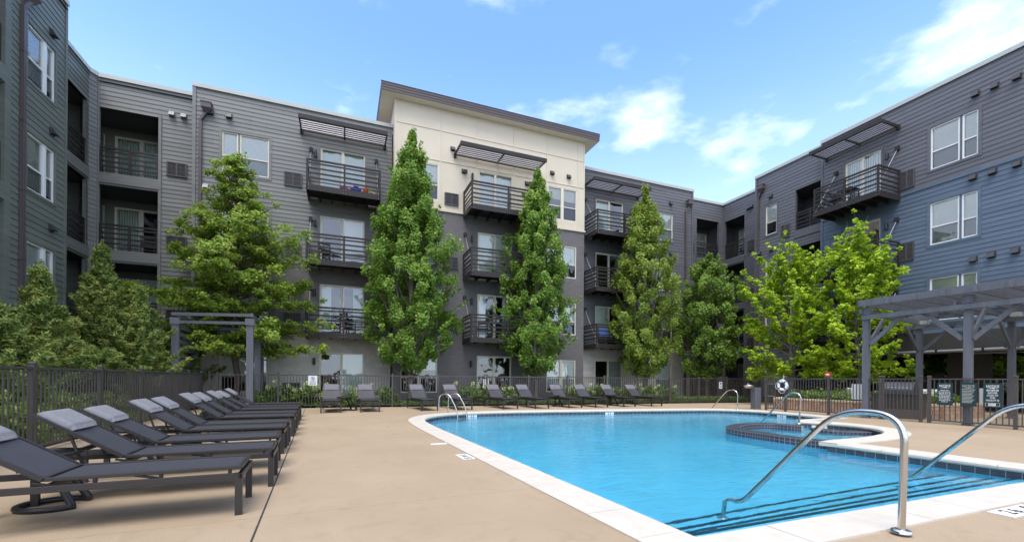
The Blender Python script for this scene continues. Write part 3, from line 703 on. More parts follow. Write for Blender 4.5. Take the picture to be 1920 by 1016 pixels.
for (x, y), lab in zip(pts, labs):
    g = G(x, y); p, q = g.dot(uD), 15.0 if x < 1000 else (15.0-0.09*((x-1000)/30))
    d = ray(x, 700); tt = 15.0/(d.dot(vB)); pos = Vector((d.x*tt, tt, 0))
    # foot towards the pool, head towards the fence
    ang = TD-R(90)+R(random.uniform(-3, 3))+(R(4) if x == 790 else 0)
    mw = at(pos, ang) @ Matrix.Translation((0, 0.0, 0)) 
    if f0 is None: f0 = lounger(lab, mw, gf, 'cush_dark', 41)
    else: dup(f0, mw, lab)
def side_table(label, Mw, group):
    t = thing('side_table', label, 'side table', Mw, group)
    a = MB(); a.lathe([(0, .452), (.235, .452), (.25, .458), (.262, .470), (.268, .468), (.262, .445), (.24, .436), (0, .436)], 32, c=(-.10, .10, 0)); ob('table_top', a, 'tabletop', Mw, t)
    for sgn in (-1, 1):
        l = MB(); l.tube([(-.02, .06+.08*sgn, .44), (.08, .03+.11*sgn, .25), (.20, .15*sgn, .03)], [.035, .03, .028], 10); ob('leg', l, 'tabletop', Mw, t)
    r = MB(); r.tube([(.03+.24*math.cos(a_), .20*math.sin(a_), .025) for a_ in np.linspace(R(40), R(320), 20)], .025, 8); ob('base_ring', r, 'tabletop', Mw, t)
    return t
gt = 'round black side tables between the loungers'
t0 = None
for (p, q), lab in zip(((-2.12, 5.08), (-2.08, 6.98), (-2.02, 9.0), (-1.98, 11.15), (-1.95, 13.3)),
                       ('nearest round black side table, its ring foot seen under the nearest lounger', 'round black side table between the third and fourth lounger of the left row', 'round black side table between the fifth and sixth lounger of the left row',
                        'round black side table between the seventh and eighth lounger of the left row', 'farthest round black side table of the left row, before the last lounger')):
    mw = MD @ Matrix.Translation((p, q, 0)) @ Matrix.Rotation(R(0), 4, 'Z')
    if t0 is None: t0 = side_table(lab, mw, gt)
    else: dup(t0, mw, lab)
for x, lab in ((655, 'small black side table between the two foot-on loungers at the far fence'), (1045, 'small black side table by the hydrangeas behind the skimmer slot'), (1150, 'small black side table among the right-hand far loungers')):
    d = ray(x, 700); tt = 16.0/d.dot(vB); dup(t0, at(Vector((d.x*tt, tt, 0)), 1.0), lab)

# ------------------------------------------------------------------ fences
def fence(label, a, b, posts, hgt=1.23, group='bronze pool fences', name='metal_fence', pit=0.105, kick=(), extra_posts=()):
    """a, b: world ground points; posts: distances from a"""
    a, b = Vector(a), Vector(b); d = (b-a); L = d.length; an = math.atan2(d.y, d.x); T = at(a, an)
    t = thing(name, label, 'fence', T, group)
    for s in posts:
        m_ = MB(); m_.box(s-.033, s+.033, -.033, .033, 0, hgt+.045); m_.box(s-.042, s+.042, -.042, .042, hgt+.045, hgt+.06)
        m_.add([(s-.042, -.042, hgt+.06), (s+.042, -.042, hgt+.06), (s+.042, .042, hgt+.06), (s-.042, .042, hgt+.06), (s, 0, hgt+.085)], [(0, 1, 4), (1, 2, 4), (2, 3, 4), (3, 0, 4)])
        ob('post', m_, 'fence', T, t)
    ps = sorted(posts)
    for i, (s0, s1) in enumerate(zip(ps[:-1], ps[1:])):
        if s1-s0 < 0.15: continue
        m_ = MB(); m_.box(s0+.034, s1-.034, -.02, .02, hgt-.035, hgt); m_.box(s0+.034, s1-.034, -.016, .016, .07, .105)
        k = max(1, round((s1-s0)/pit)); 
        for j in range(1, k): x = s0+(s1-s0)*j/k; m_.box(x-.0095, x+.0095, -.0095, .0095, .106 if i not in kick else .33, hgt-.036)
        if i in kick: m_.box(s0+.034, s1-.034, -.012, .012, .108, .33)
        ob('fence_panel', m_, 'fence', T, t)
    return t
pa = D(-3.85, 4.33)
fence('long bronze picket fence behind the left row of loungers', pa, D(-3.85, 18.9), [4.4-4.33+.02-0.0]+[6.55-4.33]+[x-4.33 for x in (8.73, 10.91, 13.04, 15.24, 17.2, 18.85)], 1.27, pit=0.11)
bs, be = G(393, 766), D(*fb); Lb = (be-bs).length
def along(px, a, b):
    d = ray(px, 700); n_ = Vector((-(b-a).y, (b-a).x, 0)); t_ = a.dot(n_)/d.dot(n_); return (Vector((d.x*t_, t_, 0))-a).length
bp_ = [along(x, bs, be) for x in (394, 408, 522, 634, 736, 822, 913, 991, 1064, 1133, 1197, 1256, 1310, 1362, 1408)]
fence('bronze picket fence along the far side of the pool, behind the far loungers', bs, be, [0.0]+bp_[1:]+[Lb], 1.235)
rs_, re_ = D(15.85, 11.25), D(15.50, 6.42)
fence('bronze picket fence in front of the stone planter, where the life ring hangs', rs_, re_, [0.0]+[along(x, rs_, re_) for x in (1473, 1554)]+[along(1651, rs_, re_)], 1.235, pit=0.095)
gs = D(15.62, 7.42)
fence('bronze pool gate with a solid kick plate, left of the three notice boards', D(15.60, 7.38), D(15.52, 6.36), [0.04, 0.98], 1.235, name='pool_gate', kick=(0,), pit=0.09)['category'] = 'gate'
fs_, fe_ = D(15.50, 6.24), D(15.25, 1.2)
fence('bronze picket fence at the right that carries the three notice boards', fs_, fe_, [0.03, along(1905, fs_, fe_), 3.9, 5.0], 1.235, pit=0.11)

# ------------------------------------------------------------------ building
BLD = thing('apartment_building', 'four storey apartment building wrapping the pool court, in grey, cream, slate and blue', 'building', at(B_(6, 24)))
class FR:
    def __init__(s, O, ang): s.O = O; s.ang = ang; s.M = at(O, ang); s.x = Vector((math.cos(ang), math.sin(ang), 0)); s.y = Vector((-math.sin(ang), math.cos(ang), 0))
    def off(s, d): return FR(s.O+s.y*d, s.ang)
    def hit(s, px, py): d = ray(px, py); o = Vector((0, 0, CH)); t = (s.O-o).dot(s.y)/d.dot(s.y); p = o+d*t; return ((p-s.O).dot(s.x), p.z)
def FB(V): return FR(vB*V, TB)
def FRt(U): return FR(uB*U, TB-R(90))
def FL(U): return FR(uB*U, TB+R(90))
def part(name, mb, mats, F, s=0, z=0, parent=None, dy=0.0, label=None):
    o = ob(name, mb, mats, F.M @ Matrix.Translation((s, dy, z)), parent or BLD)
    if label: o['label'] = label
    return o
def cover_minus(s0, s1, cuts):
    segs = [(s0, s1)]
    for a, b in cuts:
        segs = [q for (x, y) in segs for q in ((x, min(y, a)), (max(x, b), y)) if q[1]-q[0] > 1e-4]
    return segs
def wall(name, F, s0, s1, z0, z1, holes, m, lap=True, label=None, e=0.178):
    w = MB()
    if lap:
        z = z0; k = 0
        while z < z1-1e-4:
            zt = min(z+e, z1)
            cuts = sorted({z, zt} | {h[2] for h in holes if z < h[2] < zt} | {h[3] for h in holes if z < h[3] < zt})
            for a, b in zip(cuts[:-1], cuts[1:]):
                oa, ob_ = -.019+.015*(a-z)/e, -.019+.015*(b-z)/e
                for x, y in cover_minus(s0, s1, [(h[0], h[1]) for h in holes if h[2] < b-1e-5 and h[3] > a+1e-5]):
                    w.quad((x, oa, a), (y, oa, a), (y, ob_, b), (x, ob_, b))
                    if a == z: w.quad((x, -.003, a), (y, -.003, a), (y, oa, a), (x, oa, a))
            z = zt; k += 1
        # board ends: a few butt joints as hairline gaps are below what can be seen
    else:
        cuts = sorted({z0, z1} | {h[2] for h in holes if z0 < h[2] < z1} | {h[3] for h in holes if z0 < h[3] < z1})
        for a, b in zip(cuts[:-1], cuts[1:]):
            for x, y in cover_minus(s0, s1, [(h[0], h[1]) for h in holes if h[2] < b-1e-5 and h[3] > a+1e-5]): w.quad((x, 0, a), (y, 0, a), (y, 0, b), (x, 0, b))
    for h in holes:  # reveals
        a, b, c, d = h[:4]; c2, d2 = max(c, z0), min(d, z1); dp = .12
        w.quad((a, 0, c2), (a, dp, c2), (a, dp, d2), (a, 0, d2)); w.quad((b, 0, c2), (b, 0, d2), (b, dp, d2), (b, dp, c2))
        if c >= z0: w.quad((a, 0, c), (b, 0, c), (b, dp, c), (a, dp, c))
        if d <= z1: w.quad((a, 0, d), (a, dp, d), (b, dp, d), (b, 0, d))
    return part(name, w, m, F, label=label)
def trim(F, s0, s1, z0, z1, m, d0=-.036, d1=-.004, name='trim_board'):
    w = MB(); w.box(s0, s1, d0, d1, z0, z1); return part(name, w, m, F)
def surround(F, h, m, w_=.10):
    w = MB(); a, b, c, d = h[:4]
    w.box(a-w_, a-.002, -.036, .04, c-w_, d+w_); w.box(b+.002, b+w_, -.036, .04, c-w_, d+w_)
    w.box(a, b, -.034, .04, d+.002, d+w_); w.box(a, b, -.034, .04, c-w_, c-.002)
    return part('opening_surround', w, m, F)
CACHE = {}
def vblind(w, h, n_, amp=.07):
    m_ = MB(); 
    for i in range(n_):
        x0 = w*i/n_; x1 = x0+w/n_*1.08; m_.quad((x0, amp*(.2), 0), (x1, -amp*.6, 0), (x1, -amp*.6, h), (x0, amp*.2, h))
    return m_
def sliding_door(F, s0, s1, z0, z1, style=0, fm='frame'):
    w, h = s1-s0, z1-z0; fr = .055
    m_ = MB()
    m_.box(0, fr, 0, .09, 0, h); m_.box(w-fr, w, 0, .09, 0, h); m_.box(fr, w-fr, 0.002, .09, h-fr, h); m_.box(fr, w-fr, 0.002, .09, 0, .05)
    mid = w/2
    m_.box(mid-.045, mid+.045, .01, .08, .05, h-fr)
    for a, b, y in ((fr, mid-.045, .02), (mid+.045, w-fr, .045)):
        m_.box(a, a+.03, y, y+.03, .05, h-fr); m_.box(b-.03, b, y, y+.03, .05, h-fr); m_.box(a+.03, b-.03, y, y+.03, h-fr-.03, h-fr); m_.box(a+.03, b-.03, y, y+.03, .05, .10)
    d = part('sliding_door', m_, fm, F, s0, z0, dy=.01)
    Mw = WM[d.name]
    g = MB(); g.quad((fr, .035, .05), (w-fr, .035, .05), (w-fr, .035, h-fr), (fr, .035, h-fr)); ob('pane', g, 'glass', Mw, d)
    if style != 3:
        parts_ = {0: ((0.02, w-.02),), 1: ((mid, w-.02),), 2: ((0.02, mid),), 4: ((0.02, mid*.5), (mid*1.5, w-.02))}[style]
        c = MB()
        for a, b in parts_:
            k = max(3, int((b-a)/.09)); v = vblind(b-a, h-.06, k); c.add([(x+a, y+.16, z+.03) for x, y, z in v.v], v.f)
        ob('vertical_blinds', c, random.choice(('curtain', 'curtain', 'curtain2', 'curtain3')), Mw, d)
    r = MB(); r.box(0, w, .30, 2.2, 0, h); r.f = [f for f in r.f]; r.f.pop(2) if False else None
    rm = MB(); y0, y1 = .12, 2.4
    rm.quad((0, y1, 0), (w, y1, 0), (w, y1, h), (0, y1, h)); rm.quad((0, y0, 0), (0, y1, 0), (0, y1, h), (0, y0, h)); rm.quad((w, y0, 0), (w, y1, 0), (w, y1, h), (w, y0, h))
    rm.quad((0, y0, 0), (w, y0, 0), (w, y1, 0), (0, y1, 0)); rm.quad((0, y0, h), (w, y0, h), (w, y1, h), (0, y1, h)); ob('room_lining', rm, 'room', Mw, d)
    return d
def window(F, s0, s1, z0, z1, splits=(), blinds=1.0, fm='frame', hung=True, mull=None):
    """splits: positions of the wide mullions; each light is a double-hung sash"""
    w, h = s1-s0, z1-z0; fr = .05
    xs = [0]+[x-s0 for x in splits]+[w]; m_ = MB(); g = MB(); bl = MB(); mullw = .07
    for i, (a, b) in enumerate(zip(xs[:-1], xs[1:])):
        if i: a += mullw/2
        if i < len(xs)-2: b -= mullw/2
        m_.box(a, a+fr, 0, .08, 0, h); m_.box(b-fr, b, 0, .08, 0, h); m_.box(a+fr, b-fr, .002, .08, h-fr, h); m_.box(a+fr, b-fr, .002, .08, 0, fr)
        if hung: m_.box(a+fr, b-fr, .008, .06, h*.42-.022, h*.42+.022)
        g.quad((a+fr, .05, fr), (b-fr, .05, fr), (b-fr, .05, h-fr), (a+fr, .05, h-fr))
        if blinds > 0:
            zb = h-fr; zl = h-fr-(h-2*fr)*min(1, blinds*random.uniform(.8, 1.1)); k = int((zb-zl)/.05)
            for j in range(k): z = zb-.05*(j+1); bl.quad((a+.03, .085, z), (b-.03, .085, z), (b-.03, .105, z+.052), (a+.03, .105, z+.052))
        if i:
            m_.box(a-mullw, a, -.01, .07, 0, h, 1)
    d = part('window', m_, [fm, mull or fm], F, s0, z0, dy=.01); Mw = WM[d.name]
    ob('pane', g, 'glass', Mw, d)
    if blinds > 0: ob('slatted_blinds', bl, random.choice(('blind', 'blind', 'blind2')), Mw, d)
    if hung:
        sc_ = MB()
        for i, (a, b) in enumerate(zip(xs[:-1], xs[1:])):
            sc_.quad((a+(mullw/2 if i else 0)+fr, .03, fr), (b-(mullw/2 if i < len(xs)-2 else 0)-fr, .03, fr), (b-(mullw/2 if i < len(xs)-2 else 0)-fr, .03, h*.42-.022), (a+(mullw/2 if i else 0)+fr, .03, h*.42-.022))
            ob('insect_screen', sc_, 'screen', Mw, d); sc_ = MB()
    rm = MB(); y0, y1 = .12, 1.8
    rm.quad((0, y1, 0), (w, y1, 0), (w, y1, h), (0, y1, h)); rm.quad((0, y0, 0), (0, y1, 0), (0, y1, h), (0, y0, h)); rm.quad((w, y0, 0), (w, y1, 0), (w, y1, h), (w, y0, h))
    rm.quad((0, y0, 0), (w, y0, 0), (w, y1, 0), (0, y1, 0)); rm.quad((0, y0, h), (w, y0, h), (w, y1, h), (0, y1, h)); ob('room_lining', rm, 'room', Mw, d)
    return d
def grille(F, s0, s1, z0, z1):
    m_ = MB(); w, h = s1-s0, z1-z0
    m_.box(0, w, -.05, -.002, 0, .04); m_.box(0, w, -.05, -.002, h-.04, h); m_.box(0, .04, -.05, -.002, .04, h-.04); m_.box(w-.04, w, -.05, -.002, .04, h-.04)
    m_.box(w/2-.02, w/2+.02, -.05, -.002, .04, h-.04)
    k = 16
    for i in range(1, k): x = w*i/k; m_.box(x-.008, x+.008, -.040, -.012, .04, h-.04)
    for z in (.33, .66): m_.box(.04, w-.04, -.046, -.041, h*z-.008, h*z+.008)
    m_.quad((.04, -.008, .04), (w-.04, -.008, .04), (w-.04, -.008, h-.04), (.04, -.008, h-.04), 1)
    return part('air_grille', m_, ['grille', 'black'], F, s0, z0, dy=-.02)
def hood(F, px, py, m='hood'):
    s, z = F.hit(px, py); m_ = MB()
    m_.add([(-.10, 0, -.08), (.10, 0, -.08), (.10, 0, .09), (-.10, 0, .09), (-.10, -.15, -.09), (.10, -.15, -.09), (.09, -.05, .09), (-.09, -.05, .09)],
           [(0, 3, 7, 4), (1, 5, 6, 2), (4, 7, 6, 5), (3, 2, 6, 7), (0, 4, 5, 1)]); m_.box(-.12, .12, -.012, 0, -.11, .11)
    part('vent_hood', m_, m, F, s, z, dy=-.02)
def wall_lamp(F, s, z):
    m_ = MB(); m_.lathe([(0, -.15), (.05, -.15), (.055, -.13), (.055, .13), (.05, .15), (0, .15)], 12, c=(0, -.09, 0)); m_.box(-.04, .04, -.05, 0, -.08, .08); part('wall_lamp', m_, 'lamp', F, s, z, dy=-.02)
def downspout(F, s, ztop, zbot=0.0):
    m_ = MB(); m_.box(-.055, .055, -.11, -.02, 0, ztop-.75-zbot)
    m_.bar((0, -.065, ztop-.78-zbot), (.20, -.10, ztop-.45-zbot), .10, .09)
    m_.box(.05, .40, -.26, -.02, ztop-.30-zbot, ztop-.10-zbot); m_.add([(.05, -.26, ztop-.30-zbot), (.40, -.26, ztop-.30-zbot), (.40, -.02, ztop-.30-zbot), (.05, -.02, ztop-.30-zbot), (.14, -.14, ztop-.5-zbot), (.28, -.14, ztop-.5-zbot), (.28, -.04, ztop-.5-zbot), (.14, -.04, ztop-.5-zbot)],
          [(0, 1, 5, 4), (1, 2, 6, 5), (2, 3, 7, 6), (3, 0, 4, 7)])
    m_.box(.03, .42, -.28, -.01, ztop-.10-zbot, ztop-.07-zbot)
    for z in np.arange(.5, ztop-1.5-zbot, 1.9): m_.box(-.075, .075, -.115, -.005, z, z+.04)
    part('downspout', m_, 'spout', F, s, zbot)
def railing_mb(s0, s1, y, z, h=1.02, posts=(), mb=None, ax=0):
    m_ = mb or MB()
    def bx(a, b, c, d, e, f):
        if ax == 0: m_.box(a, b, c, d, e, f)
        else: m_.box(c, d, a, b, e, f)
    bx(s0, s1, y-.025, y+.025, z+h-.05, z+h+.022)
    for t_ in (.86, .66, .46, .26): bx(s0, s1, y-.015, y+.015, z+h*t_-.032, z+h*t_+.032)
    bx(s0, s1, y-.015, y+.015, z+.10, z+.13)
    for p in posts: bx(p-.04, p+.04, y-.03, y+.03, z-.22, z+h+.024)
    return m_
def balcony(F, s0, s1, z, dep, mid=1, rods=(True, True)):
    w = s1-s0; m_ = MB()
    m_.box(0, w, -dep, -dep+.05, -.26, -.02); m_.box(0, .05, -dep+.051, -.02, -.26, -.02); m_.box(w-.05, w, -dep+.051, -.02, -.26, -.02)
    m_.box(.051, w-.051, -dep+.051, -.02, -.055, -.03, 1)
    k = 6
    for i in range(1, k): m_.box(w*i/k-.02, w*i/k+.02, -dep+.051, -.02, -.22, -.056)
    b = part('balcony', m_, ['steel', 'black'], F, s0, z, dy=-.02); Mw = WM[b.name]
    r = MB(); ps = [.04, w-.04] + ([w/2] if mid else [])
    railing_mb(.05, w-.05, -dep+.03, 0, posts=ps, mb=r); railing_mb(-dep+.06, -.02, .025, 0, posts=(-.06,), mb=r, ax=1); railing_mb(-dep+.06, -.02, w-.025, 0, posts=(-.06,), mb=r, ax=1)
    ob('railing', r, 'steel', Mw, b)
    n_ = MB()
    for x in np.arange(.07, w-.05, .055): n_.box(x-.0018, x+.0018, -dep+.044, -.0+-dep+.047, .13, .88)
    for zz in np.arange(.16, .88, .055): n_.box(.05, w-.05, -dep+.048, -dep+.050, zz-.0018, zz+.0018)
    ob('mesh_infill', n_, 'steel', Mw, b)
    for i, x in enumerate((.10, w-.10)):
        if not rods[i]: continue
        t_ = MB(); t_.tube([(x, -.03, 2.02), (x, -dep+.02, -.02)], .010, 8); ob('tie_rod', t_, 'rod', Mw, b)
        q = MB(); q.box(x-.07, x+.07, -.13, 0, 1.93, 2.10); ob('rod_bracket', q, 'steel', Mw, b)
    bo = MB()
    for x in ps:
        for dx in (-.045, .045):
            for zz in (-.19, -.08): bo.sphere((x+dx, -dep-.002, zz), .014, 0, 4)
    ob('bolts', bo, 'rod', Mw, b)
    return b
def sunshade(F, s0, s1, z, dep, drop=.0):
    w = s1-s0; m_ = MB()
    m_.box(0, w, -dep-.03, -dep+.03, -.09, .09)
    for x in (0.03, w/2, w-.03): m_.bar((x, -.02, -drop), (x, -dep, 0), .05, .12)
    m_.box(0, w, -.10, -.05, -.04, .04)
    s_ = part('sunshade', m_, 'steel', F, s0, z, dy=-.02); Mw = WM[s_.name]
    l = MB()
    for i in range(1, 7): y = -dep+dep*i/7.2; l.box(.06, w-.06, y-.035, y+.035, -.012, .012, T=Matrix.Translation((0, y, -.02)) @ Matrix.Rotation(R(-18), 4, 'X') @ Matrix.Translation((0, -y, 0)))
    ob('louvres', l, 'alu', Mw, s_)
    for x in (.03, w-.03):
        q = MB(); q.box(x-.06, x+.06, -.10, 0, -.14, .06); ob('shade_bracket', q, 'steel', Mw, s_)
def loggia(F, s0, s1, zf, zt, dep, wm, door=None, rail=True, win=None, lapm=True):
    """recessed balcony behind an opening"""
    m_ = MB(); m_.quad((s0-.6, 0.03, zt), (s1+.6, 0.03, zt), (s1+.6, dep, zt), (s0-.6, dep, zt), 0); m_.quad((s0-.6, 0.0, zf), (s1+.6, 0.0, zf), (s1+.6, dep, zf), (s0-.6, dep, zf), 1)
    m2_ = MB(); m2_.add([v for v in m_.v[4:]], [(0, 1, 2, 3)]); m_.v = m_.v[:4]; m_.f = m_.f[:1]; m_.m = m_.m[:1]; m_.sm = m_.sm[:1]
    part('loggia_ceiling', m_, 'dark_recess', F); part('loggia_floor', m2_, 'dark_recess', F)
    Fi = F.off(dep); holes = []
    if door: holes.append((door[0], door[1], zf+.0, zf+2.25))
    if win: holes.append((win[0], win[1], zf+.5, zf+2.25))
    wall('recess_wall', Fi, s0-.6, s1+.6, zf, zt, holes, wm)
    if door: sliding_door(Fi, door[0], door[1], zf+.02, zf+2.25, door[2])
    if win: window(Fi, win[0], win[1], zf+.5, zf+2.25, (), win[2])
    for sx, sg in ((s0-.6, 1), (s1+.6, -1)):
        Fs = FR(F.O+F.x*sx, F.ang+R(90)*sg)
        if sg > 0: wall('recess_wall', Fs, 0.03, dep, zf, zt, [], wm)
        else: wall('recess_wall', Fs, -dep, -0.03, zf, zt, [], wm)
    if rail:
        r = railing_mb(s0+.01, s1-.01, .06, zf, posts=(s0+.03, s1-.03, (s0+s1)/2)); ro = part('railing', r, 'steel', F)
        n_ = MB()
        for x in np.arange(s0+.05, s1-.05, .055): n_.box(x-.0018, x+.0018, .074, .077, zf+.13, zf+.88)
        ob('mesh_infill', n_, 'steel', F.M, ro)
def capband(F, s0, s1, z, m='coping_metal', h=.15, out=.06, back=.30, name='roof_coping'):
    w = MB(); w.box(s0, s1, -out, back, z-h, z); w.box(s0, s1, -out-.012, -out, z-h-.02, z-h*.5); part(name, w, m, F)

ZR = 13.07; FL4 = [9.15, 6.10, 3.05, 0.0]
HD = lambda zf: zf+2.25
# --- M0 : recessed bay left of centre
F0 = FB(21.87)
lg = [(-9.02, -7.10, 9.20, 11.75), (-9.02, -7.10, 6.15, 8.70), (-9.02, -7.10, 3.10, 5.65), (-9.02, -7.10, 0.02, 2.62)]
wall('siding_wall', F0, -9.05, -5.70, 3.0, ZR-.12, lg[:3], 'side_grey', label='grey siding of the recessed bay')
wall('brick_wall', F0, -9.05, -5.70, 0, 2.99, lg[3:], 'brick_light', False)
for i, h in enumerate(lg):
    loggia(F0, h[0], h[1], h[2], h[3], 1.7, 'side_green', door=(F0.off(1.7).hit(215, 300)[0], F0.off(1.7).hit(215, 300)[0]+1.85, (0, 2, 1, 3)[i]), win=(F0.off(1.7).hit(176, 300)[0], F0.off(1.7).hit(197, 300)[0], 1.0))
    trim(F0, -9.12, -7.0, h[2]-.42, h[2]-.02, 'side_grey', -.05); trim(F0, -7.10, -7.0, h[2]-.02, h[3]+.1, 'side_grey', -.05)
    if i < 3: grille(F0, -6.82, -6.12, h[2]+.22, h[2]+.80)
capband(F0, -9.1, -5.7, ZR)
for x, y in ((323, 215), (345, 219)): hood(F0, x, y, 'hood_grey')
# chamfered corner post
FC = FR(B_(-9.23, 21.60), TB+R(56)); wall('corner_siding', FC, 0, .33, 0, ZR-.12, [], 'side_grey'); capband(FC, -.03, .36, ZR+.003)
trim(FC, .29, .345, 0, ZR-.12, 'side_grey')
# --- left wing recess and left wing
F1 = FL(-9.23); lh = [(19.3, 21.48, 9.20, 11.75), (19.3, 21.48, 6.15, 8.70), (19.3, 21.48, 3.10, 5.65), (19.3, 21.48, 0.02, 2.62)]
wall('siding_wall', F1, 18.04, 21.60, 0.0, ZR-.12, lh, 'side_green', label='grey green siding beside the left loggias')
for i, h in enumerate(lh):
    loggia(F1, h[0], h[1], h[2], h[3], 1.9, 'side_green', door=(19.9, 21.3, 1))
    trim(F1, 19.3, 21.58, h[2]-.42, h[2]-.02, 'side_grey', -.05)
capband(F1, 18.0, 21.60, ZR)
F2 = FL(-8.27)
wh = [(16.19, 17.45, z+.28, z+1.87) for z in FL4]
lw = [(8.4, 15.30, z+.05, z+2.6) for z in FL4]
wall('siding_wall', F2, 8.0, 18.04, 0, ZR-.12, wh+lw, 'side_green', label='grey green siding of the left wing')
for h in wh: window(F2, h[0], h[1], h[2], h[3], (17.02,), .95, 'white'); surround(F2, h, 'side_green', .08)
for i, h in enumerate(lw):
    loggia(F2, h[0], h[1], h[2], h[3], 1.7, 'side_green', door=(12.2, 14.2, 0)); trim(F2, 8.4, 15.30, h[2]-.45, h[2]-.02, 'side_green', -.05)
trim(F2, 15.30, 15.52, 0, ZR-.12, 'side_green', -.05); trim(F2, 17.95, 18.05, 0, ZR-.12, 'side_green', -.04)
capband(F2, 8.0, 18.07, ZR); downspout(F2, 15.94, 12.0)
ew = MB(); ew.quad((18.04, 0, 0), (18.04, .96, 0), (18.04, .96, ZR-.15), (18.04, 0, ZR-.15)); part('end_wall', ew, 'side_green', F2)
for x, y in ((96, 63), (96, 247), (94, 427)): hood(F2, x, y)
# --- M1
F3 = FB(21.1)
w1 = [(-4.72, -3.00, z+.50, z+2.17) for z in FL4]; d1 = [(-.98, .90, z, HD(z)) for z in FL4]
wall('siding_wall', F3, -5.72, 2.10, 6.1, ZR-.12, w1[:2]+d1[:2], 'side_grey', label='grey siding of the left block')
wall('brick_wall', F3, -5.72, 2.10, 2.99, 6.1, w1[2:3]+d1[2:3], 'brick_dark', False, label='dark painted brick')
wall('brick_wall', F3, -5.72, 2.10, 0, 2.99, w1[3:]+d1[3:], 'brick_light', False, label='pale painted block at ground level')
for i, h in enumerate(w1):
    window(F3, h[0], h[1], h[2], h[3], (-4.11,), 1.2 if i == 0 else .8, 'frame', mull='side_grey'); surround(F3, h, 'side_grey' if i < 2 else 'frame', .10 if i < 2 else .02)
for i, h in enumerate(d1):
    sliding_door(F3, h[0], h[1], h[2]+.02, h[3], (0, 1, 4, 1)[i]); surround(F3, h, 'side_grey', .10) if i < 2 else None
    if i < 3: balcony(F3, -1.46, 1.50, h[2], 1.36)
    grille(F3, -2.42, -1.72, h[2]+.30, h[2]+.90); wall_lamp(F3, -1.18, h[2]+1.85)
sunshade(F3, -1.78, 1.80, 11.95, 1.2)
trim(F3, -5.74, -5.62, 3.0, ZR-.12, 'side_grey', -.05); capband(F3, -5.76, 2.15, ZR)
downspout(F3, -5.46, 12.35)
for x, y in ((395, 212), (430, 219)): hood(F3, x, y)
hood(F3, 386, 350, 'hood_grey')
# --- M2 cream centre block
F4 = FB(20.5)
w2 = [(q0, q1, z+.45, z+2.15) for z in FL4 for q0, q1 in ((2.49, 4.20), (9.98, 11.71))]; d2 = [(6.17, 7.99, z, HD(z)) for z in FL4]
wall('cream_panel_wall', F4, 2.15, 12.20, 9.19, 14.05, [h for h in w2+d2 if h[2] > 9], 'tan', False, label='cream panel wall of the top storey')
wall('brick_wall', F4, 2.15, 12.20, 0, 9.10, [h for h in w2+d2 if h[2] < 9], 'brick_dark', False, label='dark painted brick of the centre block')
lb_ = MB(); lb_.box(2.11, 12.24, -.06, .02, 9.10, 9.19); part('ledge', lb_, 'tan', F4)
sw = MB(); sw.quad((2.15, 0, 0), (2.15, 0, 9.10), (2.15, 3.4, 9.10), (2.15, 3.4, 0), 1); sw.quad((2.15, 0, 9.10), (2.15, 0, 14.05), (2.15, 3.4, 14.05), (2.15, 3.4, 9.10)); sw.quad((12.2, 0, 0), (12.2, 3.4, 0), (12.2, 3.4, 9.1), (12.2, 0, 9.1), 1); sw.quad((12.2, 0, 9.1), (12.2, 3.4, 9.1), (12.2, 3.4, 14.05), (12.2, 0, 14.05)); sw.quad((2.15, 3.4, 9), (12.2, 3.4, 9), (12.2, 3.4, 14.05), (2.15, 3.4, 14.05)); part('return_wall', sw, ['tan', 'brick_dark'], F4)
bt = MB()
sv = [F4.hit(x, 400)[0] for x in (751, 826, 893, 963, 1025, 1083)]; zh = [F4.hit(739, 226)[1], F4.hit(739, 285)[1]]
for s in sv: bt.box(s-.025, s+.025, -.022, 0, 9.2, 14.0) if not (6.17 < s < 7.99) else bt.box(s-.025, s+.025, -.022, 0, 11.5, 14.0)
for z in zh:
    xs_ = [2.15]+sv+[12.2]
    for a, b in zip(xs_[:-1], xs_[1:]): bt.box(a+.026, b-.026, -.020, 0, z-.025, z+.025)
bt.box(2.15, 2.24, -.02, 0, 9.2, 14.0); bt.box(12.11, 12.2, -.02, 0, 9.2, 14.0)
bt.f = bt.f; part('panel_battens', bt, 'tan', F4)
for i, h in enumerate(w2): window(F4, h[0], h[1], h[2], h[3], ((h[0]+h[1])/2,), (.5, .35, .8, .6, 1, .8, .5, 1)[i], 'frame')
for i, h in enumerate(d2):
    sliding_door(F4, h[0], h[1], h[2]+.02, h[3], (0, 0, 4, 3)[i])
    if i < 3: balcony(F4, 5.41, 9.05, h[2], 1.45)
    grille(F4, 4.49, 5.17, h[2]+.30, h[2]+.88); wall_lamp(F4, 5.85, h[2]+1.85)
sunshade(F4, 4.95, 9.32, 11.9, 1.2, -.05)
for x, y in ((849, 280), (988, 345), (1035, 325), (1066, 332), (870, 322)): hood(F4, x, y)
rf = MB(); zb, zt_ = 13.98, 14.34; A0, A1, V0, V1 = 1.54, 12.84, -.42, 3.9
rf.quad((A0, V0, zb), (A1, V0, zb), (A1, V1, zb), (A0, V1, zb), 1); rf.quad((A0, V0, zt_), (A1, V0, zt_), (A1, V1, zt_), (A0, V1, zt_))
rf.quad((A0, V0, zb), (A1, V0, zb), (A1, V0, zt_), (A0, V0, zt_)); rf.quad((A0, V0, zb), (A0, V1, zb), (A0, V1, zt_), (A0, V0, zt_)); rf.quad((A1, V0, zb), (A1, V1, zb), (A1, V1, zt_), (A1, V0, zt_)); rf.quad((A0, V1, zb), (A1, V1, zb), (A1, V1, zt_), (A0, V1, zt_))
for k in range(3): z = zb+k*.115; rf.box(A0-.012-.006*k, A1+.012+.006*k, V0-.014-.008*k, V0, z+.02, z+.115)
